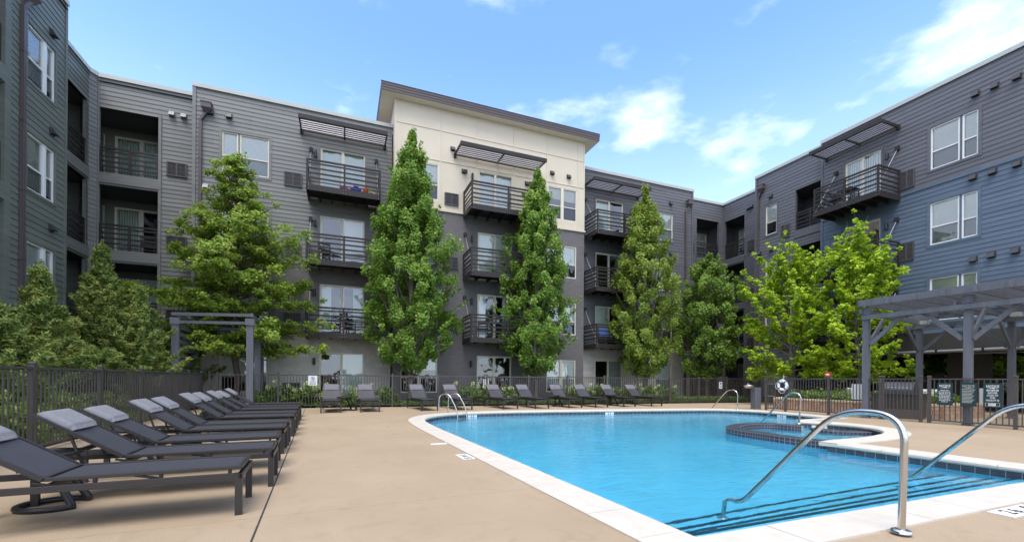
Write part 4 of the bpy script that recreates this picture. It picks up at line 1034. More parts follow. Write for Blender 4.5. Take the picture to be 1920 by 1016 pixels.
rf.box(A0-.03, A1+.03, V0-.045, V0+.05, zt_+.001, zt_+.03)
for k in range(3): z = zb+k*.115; rf.box(A0-.014-.006*k, A0, V0, V1, z+.02, z+.115); rf.box(A1, A1+.014+.006*k, V0, V1, z+.02, z+.115)
part('overhanging_roof', rf, ['fascia', 'soffit'], F4)
# --- M3
F5 = FB(21.15)
w3 = [(17.60, 18.82, z+.45, z+2.15) for z in FL4]; d3 = [(13.32, 15.18, z, HD(z)) for z in FL4]
wall('siding_wall', F5, 12.20, 20.40, 2.99, ZR-.12, w3[:3]+d3[:3], 'side_slate', label='slate siding of the right block')
wall('brick_wall', F5, 12.20, 20.40, 0, 2.98, w3[3:]+d3[3:], 'brick_light', False, label='pale painted block at ground level')
for i, h in enumerate(w3): window(F5, h[0], h[1], h[2], h[3], (), 1.1); surround(F5, h, 'side_slate', .08) if i < 3 else None
for i, h in enumerate(d3):
    sliding_door(F5, h[0], h[1], h[2]+.02, h[3], (2, 3, 2, 1)[i]); surround(F5, h, 'side_slate', .09) if i < 3 else None
    if i < 3: balcony(F5, 12.52, 16.05, h[2], 1.4); wall_lamp(F5, 15.75, h[2]+1.85)
sunshade(F5, 12.45, 16.2, 11.9, 1.2); capband(F5, 12.20, 20.45, ZR); downspout(F5, 19.80, 12.35)
trim(F5, 20.30, 20.41, 0, ZR-.12, 'side_slate', -.05)
for x, y in ((1257, 382), (1257, 476)): hood(F5, x, y)
# --- M4 / M5 inner corner loggias
F6 = FB(22.05); h6 = [(21.60, 23.50, 9.20, 11.75), (21.60, 23.50, 6.15, 8.7), (21.60, 23.50, 3.10, 5.65), (21.6, 23.5, .02, 2.6)]
wall('siding_wall', F6, 20.40, 23.9, 0, ZR-.12, h6, 'side_slate', label='slate siding of the inner corner'); capband(F6, 20.4, 23.95, ZR)
for i, h in enumerate(h6):
    loggia(F6, h[0], h[1], h[2], h[3], 1.5, 'side_slate', door=(21.2, 22.15, 3), win=(22.75, 24.0, 1.0)); trim(F6, 21.55, 23.55, h[2]-.40, h[2]-.02, 'side_slate', -.05)
    grille(F6, 20.85, 21.35, h[2]+.25, h[2]+.85)
F7 = FRt(23.9); h7 = [(-21.88, -20.36, 9.20, 11.75), (-21.88, -20.36, 6.15, 8.7), (-21.88, -20.36, 3.10, 5.65), (-21.88, -20.36, .02, 2.6)]
wall('siding_wall', F7, -22.05, -18.3, 0, ZR-.12, h7, 'side_slate', label='slate siding beside the inner corner'); capband(F7, -22.05, -18.3, ZR)
for i, h in enumerate(h7):
    loggia(F7, h[0], h[1], h[2], h[3], 1.5, 'side_slate', door=(-20.75, -19.9, 3), win=(-22.1, -21.15, 1.0)); trim(F7, -21.92, -20.3, h[2]-.40, h[2]-.02, 'side_slate', -.05)
    grille(F7, -20.08, -19.66, h[2]+.10, h[2]+.72)
for x, y in ((1404, 390), (1410, 387)): hood(F7, x, y)
# --- M6
F8 = FRt(22.5)
w6 = [(-17.76, -17.08, z+.25, z+1.92) for z in FL4]; h8 = [(-16.0, -14.50, z+.0, z+2.15) for z in FL4]
wall('siding_wall', F8, -18.4, -14.43, 0, ZR-.12, w6+h8, 'side_slate', label='slate siding of the right wing')
for i, h in enumerate(w6): window(F8, h[0], h[1], h[2], h[3], (), (.75, 1.1, 1.1, 1)[i]); surround(F8, h, 'side_slate', .08)
for i, h in enumerate(h8):
    loggia(F8, h[0], h[1], h[2]-.1, h[3], 1.6, 'side_slate', door=(-15.7, -14.4, 3)); grille(F8, -16.80, -16.30, FL4[i]-.22, FL4[i]+.50); trim(F8, -16.05, -14.45, h[2]-.42, h[2]-.02, 'side_slate', -.05)
capband(F8, -18.45, -14.4, ZR); trim(F8, -18.42, -18.3, 0, ZR-.12, 'side_slate', -.05); downspout(F8, -18.2, 12.45)
for x, y in ((1446, 368), (1425, 475), (1447, 467)): hood(F8, x, y)
# --- M7 blue block
F9 = FRt(22.15)
w7 = [(-10.15, -8.73, z+.55, z+2.25) for z in FL4[:3]]; d7 = [(-13.35, -11.88, z, z+2.28) for z in FL4[:3]]
wall('siding_wall', F9, -14.43, -1.0, 9.12, ZR-.12, [w7[0], d7[0]], 'side_slate', label='slate siding above the blue siding')
wall('blue_siding_wall', F9, -14.43, -1.0, 3.10, 9.02, w7[1:]+d7[1:], 'side_blue', label='blue siding of the right wing')
trim(F9, -14.43, -1.0, 9.02, 9.12, 'side_blue', -.05); trim(F9, -14.45, -14.34, 3.1, 9.0, 'side_blue', -.05); trim(F9, -14.45, -14.36, 9.12, ZR-.12, 'side_slate', -.05)
for i, h in enumerate(w7): window(F9, h[0], h[1], h[2], h[3], (-9.225,), 1.2, 'white', mull='side_slate' if i == 0 else 'side_blue'); surround(F9, h, 'side_slate' if i == 0 else 'side_blue', .10)
for i, h in enumerate(d7):
    sliding_door(F9, h[0], h[1], h[2]+.02, h[3], (0, 2, 1)[i]); surround(F9, h, 'side_slate' if i == 0 else 'side_blue', .09); balcony(F9, -13.82, -11.15, h[2]-.05, 1.5)
    grille(F9, -11.18, -10.66, h[2]+.12, h[2]+.88); wall_lamp(F9, -11.62, h[2]+1.8)
sunshade(F9, -14.2, -11.2, 12.05, 1.25); capband(F9, -14.47, -1.0, ZR)
for x, y in ((1830, 177), (1866, 162), (1908, 145), (1825, 333), (1862, 322), (1908, 308), (1826, 486), (1860, 478), (1905, 470)): hood(F9, x, y)
pb = MB(); pb.box(-14.43, -1, -.03, .10, 2.42, 3.10)
for s in (-13.4, -11.9, -10.45, -9.0, -7.55, -6.1): pb.box(s-.006, s+.006, -.034, -.03, 2.42, 3.10, 1)
part('fascia_band', pb, ['panel_dark', 'black'], F9)
aw = MB(); aw.tube([(-14.3, -.12, 2.34), (-6.0, -.12, 2.34)], .065, 12, 0)
for s in np.arange(-13.9, -6, 1.35): aw.box(s-.03, s+.03, -.2, 0, 2.24, 2.42, 1)
part('rolled_awning', aw, ['hood_grey', 'black'], F9)
Fp = F9.off(2.1)
sf = MB(); sf.box(-14.4, -1, 0, .1, 0, .25); sf.box(-14.4, -1, 0, .1, 2.35, 3.05)
for s in (-14.3, -12.6, -11.7, -10.2, -9.4, -7.9, -7.0, -5.4, -4.6): sf.box(s-.28, s+.28, -.02, .1, .25, 2.35)
sfo = part('storefront', sf, 'panel_dark', Fp); g = MB(); g.quad((-14.4, .05, .25), (-1, .05, .25), (-1, .05, 2.35), (-14.4, .05, 2.35)); ob('pane', g, 'glass_dark', Fp.M, sfo)
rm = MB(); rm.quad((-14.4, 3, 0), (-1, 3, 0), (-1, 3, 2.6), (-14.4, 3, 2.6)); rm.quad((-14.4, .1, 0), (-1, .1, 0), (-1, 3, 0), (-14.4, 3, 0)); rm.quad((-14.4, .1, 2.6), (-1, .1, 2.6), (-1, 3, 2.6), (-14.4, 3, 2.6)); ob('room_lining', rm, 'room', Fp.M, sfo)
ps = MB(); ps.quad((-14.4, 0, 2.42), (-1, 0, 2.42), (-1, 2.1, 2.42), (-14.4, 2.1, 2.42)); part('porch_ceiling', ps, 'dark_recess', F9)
pw = MB(); pw.box(-14.43, -13.9, 0, 2.1, 0, 2.41); part('porch_side_wall', pw, 'panel_dark', F9)
for s in (-12.8, -11.2, -8.6, -7.2):
    hz_ = MB(); hz_.box(s-.5, s+.5, .55, .70, 2.22, 2.28); hz_.tube([(s, .62, 2.28), (s, .62, 2.41)], .01, 6); part('porch_heater', hz_, 'alu', F9)
# roofs behind the parapets
rp = MB()
def flat(mb, pts, z): mb.add([B_(u, v, z) for u, v in pts], [tuple(range(len(pts)))])
flat(rp, [(-24, 0), (-8.2, 0), (-8.2, 18.0), (-9.2, 18.2), (-9.2, 21.8), (-5.7, 21.8), (-5.7, 21.3), (20.4, 21.4), (20.4, 22.1), (24, 22.1), (24, 18.4), (22.7, 18.4), (22.5, 14), (22.3, 1), (38, 1), (38, 36), (-24, 36)], 12.75)
for a, b in (((-24, 36), (38, 36)), ((38, 1), (38, 36)), ((-24, 0), (-24, 36)), ((22.3, 1), (38, 1)), ((-24, 0), (-8.3, 0))):
    rp.quad(B_(*a, 0), B_(*b, 0), B_(*b, 12.75), B_(*a, 12.75))
ob('roof_deck', rp, 'grille', None, BLD)

# ------------------------------------------------------------------ pergolas
def pergola(label, posts, zt, beams_pq, louvre=None, group='blue grey timber pergolas', rafters=(), w=.155, brace=True):
    T = MD @ Matrix.Translation((posts[0][0], posts[0][1], 0)); t = thing('pergola', label, 'pergola', T, group)
    Tl = MD
    for p, q in posts:
        m_ = MB(); m_.box(p-w/2, p+w/2, q-w/2, q+w/2, 0, zt-.42); m_.box(p-w/2-.03, p+w/2+.03, q-w/2-.03, q+w/2+.03, zt-.42, zt-.20); m_.box(p-w/2-.02, p+w/2+.02, q-w/2-.02, q+w/2+.02, 0, .05)
        ob('post', m_, 'pergola', Tl, t, 0.004)
    for (a, b, z, h) in beams_pq:
        m_ = MB(); m_.bar((*a, z), (*b, z), .07, h); ob('beam', m_, 'pergola', Tl, t)
    if brace:
        for (p, q), (dp, dq) in brace:
            m_ = MB(); m_.bar((p+dp*.1, q+dq*.1, zt-1.35), (p+dp*.95, q+dq*.95, zt-.50), .06, .11); ob('brace', m_, 'pergola', Tl, t)
    for (a, b) in rafters:
        m_ = MB(); m_.bar((*a, zt-.10), (*b, zt-.10), .05, .16); ob('rafter', m_, 'pergola', Tl, t)
    if louvre:
        m_ = MB(); (a, b, n_, z0, z1) = louvre
        for i in range(n_): z = z0+(z1-z0)*i/(n_-1); m_.bar((*a, z), (*b, z), .05, .13)
        ob('slat_screen', m_, 'pergola', Tl, t)
    return t
pA, pC, pE = (15.6, 7.78), (15.6, 5.46), (15.55, 3.1); pBb, pDb, pFb = (20.0, 8.3), (20.0, 6.0), (20.0, 3.6)
zt = 3.62
br = [((pA), (0, -1)), ((pC), (0, 1)), ((pC), (0, -1)), ((pE), (0, 1)), ((pBb), (0, -1)), ((pDb), (0, 1)), ((pDb), (0, -1)), ((pFb), (0, 1)), ((pA), (1, 0)), ((pC), (1, 0)), ((pE), (1, 0)), ((pBb), (-1, 0)), ((pDb), (-1, 0))]
raf = [((15.2, q), (20.4, q+.12)) for q in np.arange(0.9, 7.8, .62)]
pg = pergola('large grey blue timber pergola behind the fence with the notice boards', [pA, pC, pE, pBb, pDb, pFb], zt,
        [((15.44, 7.92), (15.38, .5), zt-.06, .20), ((15.50, 7.85), (15.47, .5), zt-.50, .13), ((20.15, 8.7), (20.1, .8), zt-.15, .20), ((19.9, 8.6), (19.9, .8), zt-.50, .13),
         ((15.45, 7.86), (20.3, 8.45), zt-.30, .16), ((15.5, 5.7), (20.1, 6.15), zt-.36, .14), ((15.5, 3.2), (20.1, 3.7), zt-.36, .14)], rafters=raf, brace=br)
rl = MB()
for p in np.arange(15.6, 20.2, .16): rl.bar((p, .5, zt+.01), (p, 7.95, zt+.01), .045, .045)
ob('roof_slats', rl, 'pergola', MD, pg)
for p, q in ((19.7, 8.0), (19.7, 5.8)):
    m_ = MB(); m_.box(p-.18, p+.02, q-.1, q+.1, zt-.45, zt-.32); ob('floodlight', m_, 'coping_metal', MD, pg)
z2 = 3.06
a2, b2, d2_, e2 = DK(467, 592, z2), DK(481, 607, z2), DK(379, 608, z2), DK(328, 590, z2)
a2 = (-2.07, 16.7); b2 = (-2.09, 18.9); e2 = (-4.28, 17.5); d2_ = (-4.35, 20.3); c2 = (-2.12, 20.15)
pergola('tall grey blue timber pergola beyond the left row of loungers', [a2, b2, e2, d2_, c2], z2+.2,
        [((a2[0]+.05, a2[1]-.1), (c2[0]+.05, c2[1]), z2+.12, .12), ((e2[0]-.1, e2[1]-.05), (a2[0]+.1, a2[1]-.05), z2+.12, .10), ((e2[0], e2[1]-.05), (a2[0]+.1, a2[1]-.05), z2-.14, .09), ((d2_[0]-.1, d2_[1]), (b2[0], b2[1]), z2+.10, .11), ((d2_[0]-.1, d2_[1]), (b2[0], b2[1]), z2-.12, .10), ((e2[0]-.02, e2[1]), (d2_[0]-.02, d2_[1]), z2+.12, .12)],
        louvre=((e2[0], e2[1]), (d2_[0]+.02, d2_[1]), 11, .35, z2-.25), brace=None, w=.20)

# ------------------------------------------------------------------ trees
def leaves_mesh(name, C, size, m, up=0.35, aspect=1.0, dirs=None, thin=1.0, outw=0.0):
    """C: (n,3) leaf centres; each leaf is a small folded rhombus"""
    n = len(C); nrm = RNG.normal(size=(n, 3))*(.62 if outw else 1); nrm[:, 2] = np.abs(nrm[:, 2])+up
    if outw: o_ = C*np.array((1, 1, 0)); nrm += outw*o_/(np.linalg.norm(o_, axis=1)[:, None]+.15)
    nrm /= np.linalg.norm(nrm, axis=1)[:, None]
    if dirs is None: t = RNG.normal(size=(n, 3))
    else: t = dirs + RNG.normal(size=(n, 3))*.35
    t -= nrm*(t*nrm).sum(1)[:, None]; t /= np.linalg.norm(t, axis=1)[:, None]+1e-9
    b = np.cross(nrm, t); s = (size*(0.65+0.7*RNG.random(n)))[:, None]
    w = s*.5*aspect*thin
    V = np.empty((n, 4, 3)); V[:, 0] = C-t*s*.5; V[:, 1] = C+b*w-nrm*s*.12; V[:, 2] = C+t*s*.5; V[:, 3] = C-b*w-nrm*s*.12
    me = bpy.data.meshes.new(name); me.vertices.add(n*4); me.vertices.foreach_set('co', V.reshape(-1).astype(np.float32))
    me.loops.add(n*4); me.loops.foreach_set('vertex_index', np.arange(n*4, dtype=np.int32)); me.polygons.add(n)
    me.polygons.foreach_set('loop_start', np.arange(0, n*4, 4, dtype=np.int32)); me.polygons.foreach_set('loop_total', np.full(n, 4, dtype=np.int32))
    me.update(calc_edges=True); me.materials.append(M[m]); return me
def put_tree(label, pos, cat, crown, limbs, barkm, group, name):
    T = at(pos); t = thing(name, label, cat, T, group)
    mb = MB()
    for pts, rs in limbs: mb.tube(pts, rs, 7)
    ob('trunk', mb, barkm, T, t); ob('crown', crown, None, T, t) if False else link('crown', crown, T, t)
    return t
def blobpts(c, r, n, flat=1.0):
    v = RNG.normal(size=(n, 3)); v /= np.linalg.norm(v, axis=1)[:, None]; v *= (RNG.random(n)**.45)[:, None]*r; v[:, 2] *= flat; return np.asarray(c)+v
def wavy(a, b, n=5, amp=.08):
    a, b = np.array(a, float), np.array(b, float); out_ = []
    for i in range(n+1):
        t_ = i/n; p = a*(1-t_)+b*t_
        if 0 < i < n: p = p+RNG.normal(size=3)*amp
        out_.append(tuple(p))
    return out_
def columnar(label, px, v, ztop, z0, rmax, group, seed_n=330, lean=0.0, sz=.085, spires=(), ph=0.0, m='leaf_maple', sq=1.0, lpc=120, prof=None):
    d = ray(px, 700); t_ = v/d.dot(vB); pos = Vector((d.x*t_, t_, 0))
    prof = prof or (lambda h: (min(1, (h/.15))**.5)*(min(1, max(0, 1-h)*1.9))**.9)
    Cs = []; limbs = []
    tr = wavy((0, 0, 0), (lean, 0, ztop-.4), 9, .05); limbs.append((tr, [.11*(1-i/10.5)+.012 for i in range(10)]))
    for i in range(seed_n):
        h = RNG.random()**.9; z = z0+(ztop-z0)*h; rr = rmax*prof(h); a = RNG.random()*2*math.pi
        rad = rr*(0.55+0.5*RNG.random()) if RNG.random() < .75 else rr*RNG.random()*.6
        # plumes: lumps in the outline
        rad *= 1+.15*math.sin(3*a+z*1.3+ph)+.10*math.sin(5*a-z*2.3+2*ph)+.06*math.sin(z*4.1+ph)
        c = (rad*math.cos(a)*sq+lean*h, rad*math.sin(a)*sq, z)
        cl = .15+.17*RNG.random()
        if h > .9: cl *= .55
        Cs.append(blobpts(c, cl, int(1.75*lpc*(cl/.30)**1.7), 1.35))
        if i % 7 == 0: limbs.append((wavy((lean*h*.8, 0, max(.9, z-rad*1.5-.3)), c, 4, .04), [.028, .022, .016, .011, .006]))
    for i in range(40):   # sprays that leave the outline
        h = RNG.random(); z = z0+(ztop-z0)*h; rr = rmax*prof(h)*1.12+.06; a = RNG.random()*6.283
        for k in range(4): Cs.append(blobpts((rr*(.9+.06*k)*math.cos(a)*sq, rr*(.9+.06*k)*math.sin(a)*sq, z+.09*k), .10, 14))
    for (dx, dy, zt_s, r_s, k_s) in spires:
        for i in range(k_s):
            h = RNG.random(); z = 2.5+(zt_s-2.5)*h; rr = r_s*min(1, (1-h)*2.2)*RNG.random()**.4; a = RNG.random()*6.283; Cs.append(blobpts((dx*(.55+.45*h)+rr*math.cos(a), dy+rr*math.sin(a), z), .14+.12*RNG.random(), 120, 1.4))
        limbs.append((wavy((0, 0, 1.6), (dx, dy, zt_s-.2), 6, .04), [.06, .05, .04, .03, .02, .012, .006]))
    Cs.append(blobpts((lean, 0, ztop-.25), .16, 40, 2.4)); Cs.append(blobpts((lean, 0, ztop), .07, 14, 3))
    me = leaves_mesh('crown', np.concatenate(Cs), sz, m, up=.25, outw=.75)
    return put_tree(label, pos, 'tree', me, limbs, 'bark_grey', group, 'columnar_tree')
gtree = 'upright columnar trees in front of the far facade'
columnar('tallest upright green columnar tree, left of the cream block doors', 770, 18.9, 11.6, 1.55, 1.86, gtree, 480, ph=.4, spires=((-1.15, -.3, 8.6, .55, 34), (.95, -.4, 7.6, .5, 22)))
columnar('upright green columnar tree in front of the cream block, middle of the three', 1005, 18.9, 11.1, 1.45, 1.72, gtree, 400, ph=2.1, spires=((-.95, -.3, 6.4, .55, 22), (1.0, -.3, 6.9, .45, 18)), sz=.088)
columnar('upright green columnar tree in front of the slate block, right of the middle one', 1208, 18.9, 11.3, 1.4, 1.68, gtree, 390, ph=4.0, spires=((-1.0, -.3, 7.0, .5, 22), (.9, -.5, 8.2, .5, 24)), m='leaf_maple2', sz=.085)
columnar('round topped dark green tree in front of the inner corner loggias', 1326, 18.9, 8.2, 1.3, 1.85, None, 300, ph=1.2, m='leaf_dark', sz=.095, prof=lambda h: (min(1, h/.2)**.5)*(1-max(0, (h-.55)/.45)**2.2)*.95 if h < 1 else 0)
# layered tree at the left
def layered():
    v = 19.5; d = ray(441, 700); t_ = v/d.dot(vB); pos = Vector((d.x*t_, t_, 0)); T = at(pos)
    limbs = [(wavy((0, 0, 0), (0, 0, 9.3), 9, .06), [.12, .11, .10, .085, .07, .055, .045, .03, .02, .01])]; Cs = []
    n = 84
    for i in range(n):
        h = (i+.5)/n; z = 2.0+7.6*h; a = i*2.399+RNG.random()*.5
        L = (3.7*min(1, (1-h)/.66)**1.15+.10)*(.58+.52*RNG.random())
        if h < .12: L *= .85
        dx, dy = math.cos(a), math.sin(a)*.6
        tip = np.array((dx*L, dy*L, z+L*(.02+.30*h+.12*RNG.normal())))
        base = np.array((0, 0, z-.15)); pts_ = wavy(base, tip, 5, .06); limbs.append((pts_, [.035, .028, .022, .016, .01, .005]))
        k = max(4, int(L*6.4))
        for j in range(k):
            f = .25+.75*(j+RNG.random())/k; p = base*(1-f)+tip*f; spread = .36*(1.15-f*.6)+.06
            p = p+np.array((RNG.normal()*spread, RNG.normal()*spread*.6, RNG.normal()*.09+.05)); Cs.append(blobpts(p, .17+.16*RNG.random(), 60, .62))
    me = leaves_mesh('crown', np.concatenate(Cs), .085, 'leaf_oak', up=.5, outw=.7)
    return put_tree('broad tree with layered horizontal branches in front of the grey left block', pos, 'tree', me, limbs, 'bark', None, 'broadleaf_tree')
layered()
# ginkgos
def ginkgo(label, px, U, ztop, R0, side, group):
    d = ray(px, 700); t_ = U/d.dot(uB); pos = Vector((d.x*t_, t_, 0)); limbs = [(wavy((0, 0, 0), (0, 0, ztop-.5), 8, .06), [.11, .10, .085, .07, .055, .04, .03, .02, .01])]; Cs = []
    n = 46
    for i in range(n):
        h = (i+.5)/n; z = 1.1+(ztop-2.0)*h*.93; a = i*2.399+RNG.random()*.6
        L = (R0*(1-h)**.55+.35)*(.6+.75*RNG.random()); el = .15+.95*h+RNG.normal()*.12
        if z < 2.3: el = .12; L *= .62
        tip = np.array((math.cos(a)*L*math.cos(el), math.sin(a)*L*math.cos(el), z+L*math.sin(el)*1.25)); base = np.array((0, 0, z-.1)); limbs.append((wavy(base, tip, 5, .05), [.03, .024, .018, .013, .009, .005]))
        k = int(L*9)+3
        for j in range(k):
            f = .22+.80*(j+RNG.random()*.9)/k; p = base*(1-f)+tip*f+RNG.normal(size=3)*.07; Cs.append(blobpts(p, .08+.09*RNG.random(), 28, .85))
        for q_ in range(4):
            f = .35+.6*RNG.random(); b2_ = base*(1-f)+tip*f; t2 = b2_+RNG.normal(size=3)*.35+np.array((0, 0, .25+.45*h)); limbs.append((wavy(b2_, t2, 3, .03), [.012, .009, .006, .004]))
            for j in range(6): p = b2_*(1-j/6)+t2*(j/6)+RNG.normal(size=3)*.06; Cs.append(blobpts(p, .09, 22, .9))
    me = leaves_mesh('crown', np.concatenate(Cs), .082, 'leaf_ginkgo', up=.55, aspect=1.15, outw=.5)
    return put_tree(label, pos, 'tree', me, limbs, 'bark_grey', group, 'lime_tree')
ginkgo('left one of two lime green spreading trees behind the stone planter', 1484, 19.3, 7.35, 3.0, 0, 'lime green trees by the right wing')
ginkgo('right one of two lime green trees, its top reaching the blue siding', 1606, 19.6, 7.4, 2.3, 0, 'lime green trees by the right wing')
# junipers
def juniper(label, p, q, h, r, group, tip=(0, 0)):
    pos = D(p, q); limbs = [(wavy((0, 0, 0), (tip[0], tip[1], h-.3), 6, .05), [.09, .08, .06, .045, .03, .02, .01])]; Cs = []; Ds = []
    n = int(120*h*r/5)+70
    for i in range(n):
        f = RNG.random()**.8; z = .25+(h-.4)*f; a = RNG.random()*6.283; L = r*((1-f)**1.05*(.45+.75*RNG.random())+.05)
        el = .62+.5*f; dr = np.array((math.cos(a)*math.cos(el), math.sin(a)*math.cos(el), math.sin(el)))
        base = np.array((tip[0]*f, tip[1]*f, z-.1)); tp = base+dr*L*1.05
        k = int(L*13)+4
        for j in range(k):
            g_ = .25+.78*j/k; c = base*(1-g_)+tp*g_+RNG.normal(size=3)*.06*(1.3-g_)
            m_ = 19; Cs.append(blobpts(c, .12*(1.25-g_*.6), m_, .9)); Ds.append(np.tile(dr, (m_, 1)))
        if i % 5 == 0: limbs.append((wavy(base, tp, 3, .03), [.022, .014, .009, .004]))
    for k in range(8):
        z = h-.55*(k/8); Cs.append(blobpts((tip[0], tip[1], z), .03+.02*k, 12, 2.0)); Ds.append(np.tile(np.array((0, 0, 1.)), (12, 1)))
    me = leaves_mesh('crown', np.concatenate(Cs), .11, 'leaf_juniper', up=.35, outw=.6, aspect=.24, dirs=np.concatenate(Ds))
    return put_tree(label, pos, 'juniper', me, limbs, 'bark', group, 'juniper')
gj = 'junipers behind the left fence'
def onPq(px, P): d = ray(px, 700); t_ = P/d.dot(uD); return t_*d.dot(vD)
for lab, px, P, h, r, tip in (('dark juniper at the left picture edge behind the fence', -25, -5.7, 2.75, 1.7, (0, 0)), ('juniper standing before the left wing window, short pointed top', 75, -5.9, 3.8, 1.5, (0, 0)),
                         ('tallest juniper, its pointed top reaching the second storey railing', 190, -5.9, 5.15, 1.75, (0, 0)), ('juniper with a blunt top between the tallest one and the layered tree', 256, -5.1, 4.0, 1.85, (0, 0)),
                         ('low spreading juniper reaching towards the left pergola', 318, -5.2, 3.3, 1.8, (0, 0))):
    juniper(lab, P, onPq(px, P), h, r, gj, tip)
# shrubs
def shrub(label, pos, h, r, m, group, bloom=0, cat='shrub', n=26, sz=.075, bm='bloom'):
    n = int(n*1.4) if bloom else n
    T = at(pos); t = thing('shrub' if not bloom else 'hydrangea', label, cat, T, group); Cs = []
    for i in range(n):
        a = RNG.random()*6.283; rr = r*RNG.random()**.5; z = .06+(h-.15)*RNG.random()*(1-.4*(rr/r)**2); Cs.append(blobpts((rr*math.cos(a), rr*math.sin(a), z), .16, 40, .8))
    st = MB()
    for i in range(7): a = i*.9; st.tube([(0.03*math.cos(a), .03*math.sin(a), 0), (r*.6*math.cos(a), r*.6*math.sin(a), h*.75)], [.01, .004], 5)
    ob('stems', st, 'bark', T, t); link('foliage', leaves_mesh('foliage', np.concatenate(Cs), sz, m, up=.6), T, t)
    if bloom:
        for i in range(bloom):
            a = RNG.random()*6.283; rr = r*(.5+.5*RNG.random()); z = h*(.45+.55*RNG.random()); v = RNG.normal(size=(60, 3)); v /= np.linalg.norm(v, axis=1)[:, None]
            link('flower_head', leaves_mesh('flower_head', v*.075, .045, bm, up=.1), T @ Matrix.Translation((rr*math.cos(a), rr*math.sin(a), z)), t)
    return t
gh = 'hydrangeas along the far fence'
nb_ = (be-bs).normalized(); nrm = Vector((-nb_.y, nb_.x, 0))
def behind(px, off=.55): s = along(px, bs, be); return bs+nb_*s+nrm*off
labs = {520: 'leafy hydrangea right of the pergola posts', 560: 'hydrangea with pale blooms below the white and blue sign', 655: 'hydrangea with many pale green blooms between the two foot-on loungers', 720: 'small hydrangea behind the second foot-on lounger', 880: 'hydrangea with pale blooms right of the ladder',
        905: 'hydrangea behind the first lounger right of the ladder', 955: 'hydrangea seen over the first lounger right of the ladder', 1085: 'hydrangea behind the third lounger right of the ladder', 1125: 'hydrangea with white blooms in the middle of the right-hand far loungers',
        1175: 'hydrangea between the last two far loungers', 1225: 'leafy hydrangea behind the rightmost far lounger', 1262: 'hydrangea with yellow green blooms right of the far loungers', 600: 'hydrangea behind the leftmost foot-on lounger', 490: 'low leafy hydrangea left of the white and blue sign'}
for px, lab in labs.items(): shrub(lab, behind(px, .5+.15*RNG.random()), .80+.28*RNG.random(), .50+.14*RNG.random(), 'leaf_shrub', gh, 11 if px not in (520, 490, 720) else 3, 'hydrangea')
gl2 = 'lime green shrubs behind the left fence'
for i, (q, lab) in enumerate(((6.6, 'lime green shrub behind the left fence, cut by the picture edge'), (8.0, 'lime green shrub seen through the pickets before the first full fence post'), (9.6, 'lime green shrub between the first and second visible post of the left fence'),
                 (11.2, 'lime green shrub between the second and third visible post of the left fence'), (13.2, 'lime green shrub farthest along the left fence'))):
    shrub(lab, D(-4.75, q), .95, .65, 'leaf_lime', gl2, 0, 'shrub', 46, .07)
# ground cover: nobody could count it
def cover_mesh(n, fn, sz, m): 
    P = np.array([fn() for _ in range(n)]); return leaves_mesh('ground_cover', P, sz, m, up=.9)
def gc1():
    s = RNG.random(); p = bs+nb_*(Lb*s)+nrm*(.15+RNG.random()*1.5); return (p.x, p.y, .02+.16*RNG.random()*(1 if s < .75 else 1.6))
link('ground_cover', cover_mesh(26000, gc1, .07, 'leaf_shrub'))['kind'] = 'stuff'
def gc2():
    p = D(17.35+RNG.random()*2.6, 7.0+RNG.random()*4.4); return (p.x, p.y, .42+abs(RNG.normal())*.13)
link('planter_ground_cover', cover_mesh(16000, gc2, .085, 'leaf_dark'))['kind'] = 'stuff'
def gc3():
    p = D(-4.1-RNG.random()*3, 5+RNG.random()*16); return (p.x, p.y, .0+.12*RNG.random())
link('fence_ground_cover', cover_mesh(14000, gc3, .08, 'leaf_dark'))['kind'] = 'stuff'

# ------------------------------------------------------------------ planter wall
PW = thing('retaining_wall', 'low stone block retaining wall holding the planter behind the right fence', 'retaining wall', MD @ Matrix.Translation((17.1, 9.5, 0)))
pwm, pcm = MB(), MB()
path = [(17.9, 11.75), (16.98, 11.5), (17.0, 10.6), (17.05, 9.0), (17.1, 7.2), (17.5, 6.85), (20, 6.8)]
for (a, b) in zip(path[:-1], path[1:]):
    a, b = Vector(a), Vector(b); L = (b-a).length; d_ = (b-a).normalized(); nn = Vector((d_.y, -d_.x))
    for row in range(3):
        s = -.1*(row % 2)
        while s < L:
            w_ = RNG.uniform(.20, .32); e0, e1 = max(0, s)+.006, min(L, s+w_)-.006
            if e1 > e0+.03:
                j_ = RNG.uniform(-.012, .012)-row*.015; c0, c1 = a+d_*e0, a+d_*e1
                z0_, z1_ = row*.128+.003, (row+1)*.128-.004
                o0, o1 = nn*(-.0+j_), nn*(-.25)
                vs = [(*(c0-o0), z0_), (*(c1-o0), z0_), (*(c1+nn*.22), z0_), (*(c0+nn*.22), z0_), (*(c0-o0), z1_), (*(c1-o0), z1_), (*(c1+nn*.22), z1_), (*(c0+nn*.22), z1_)]
                pwm.add(vs, [(0, 3, 2, 1), (4, 5, 6, 7), (0, 1, 5, 4), (1, 2, 6, 5), (2, 3, 7, 6), (3, 0, 4, 7)])
            s += w_
    s = 0
    while s < L:
        e0, e1 = s+.005, min(L, s+.24)-.005; c0, c1 = a+d_*e0, a+d_*e1
        vs = [(*(c0-nn*.03), .386), (*(c1-nn*.03), .386), (*(c1+nn*.24), .386), (*(c0+nn*.24), .386), (*(c0-nn*.03), .455), (*(c1-nn*.03), .455), (*(c1+nn*.24), .455), (*(c0+nn*.24), .455)]
        if e1 > e0: pcm.add(vs, [(0, 3, 2, 1), (4, 5, 6, 7), (0, 1, 5, 4), (1, 2, 6, 5), (2, 3, 7, 6), (3, 0, 4, 7)])
        s += .24
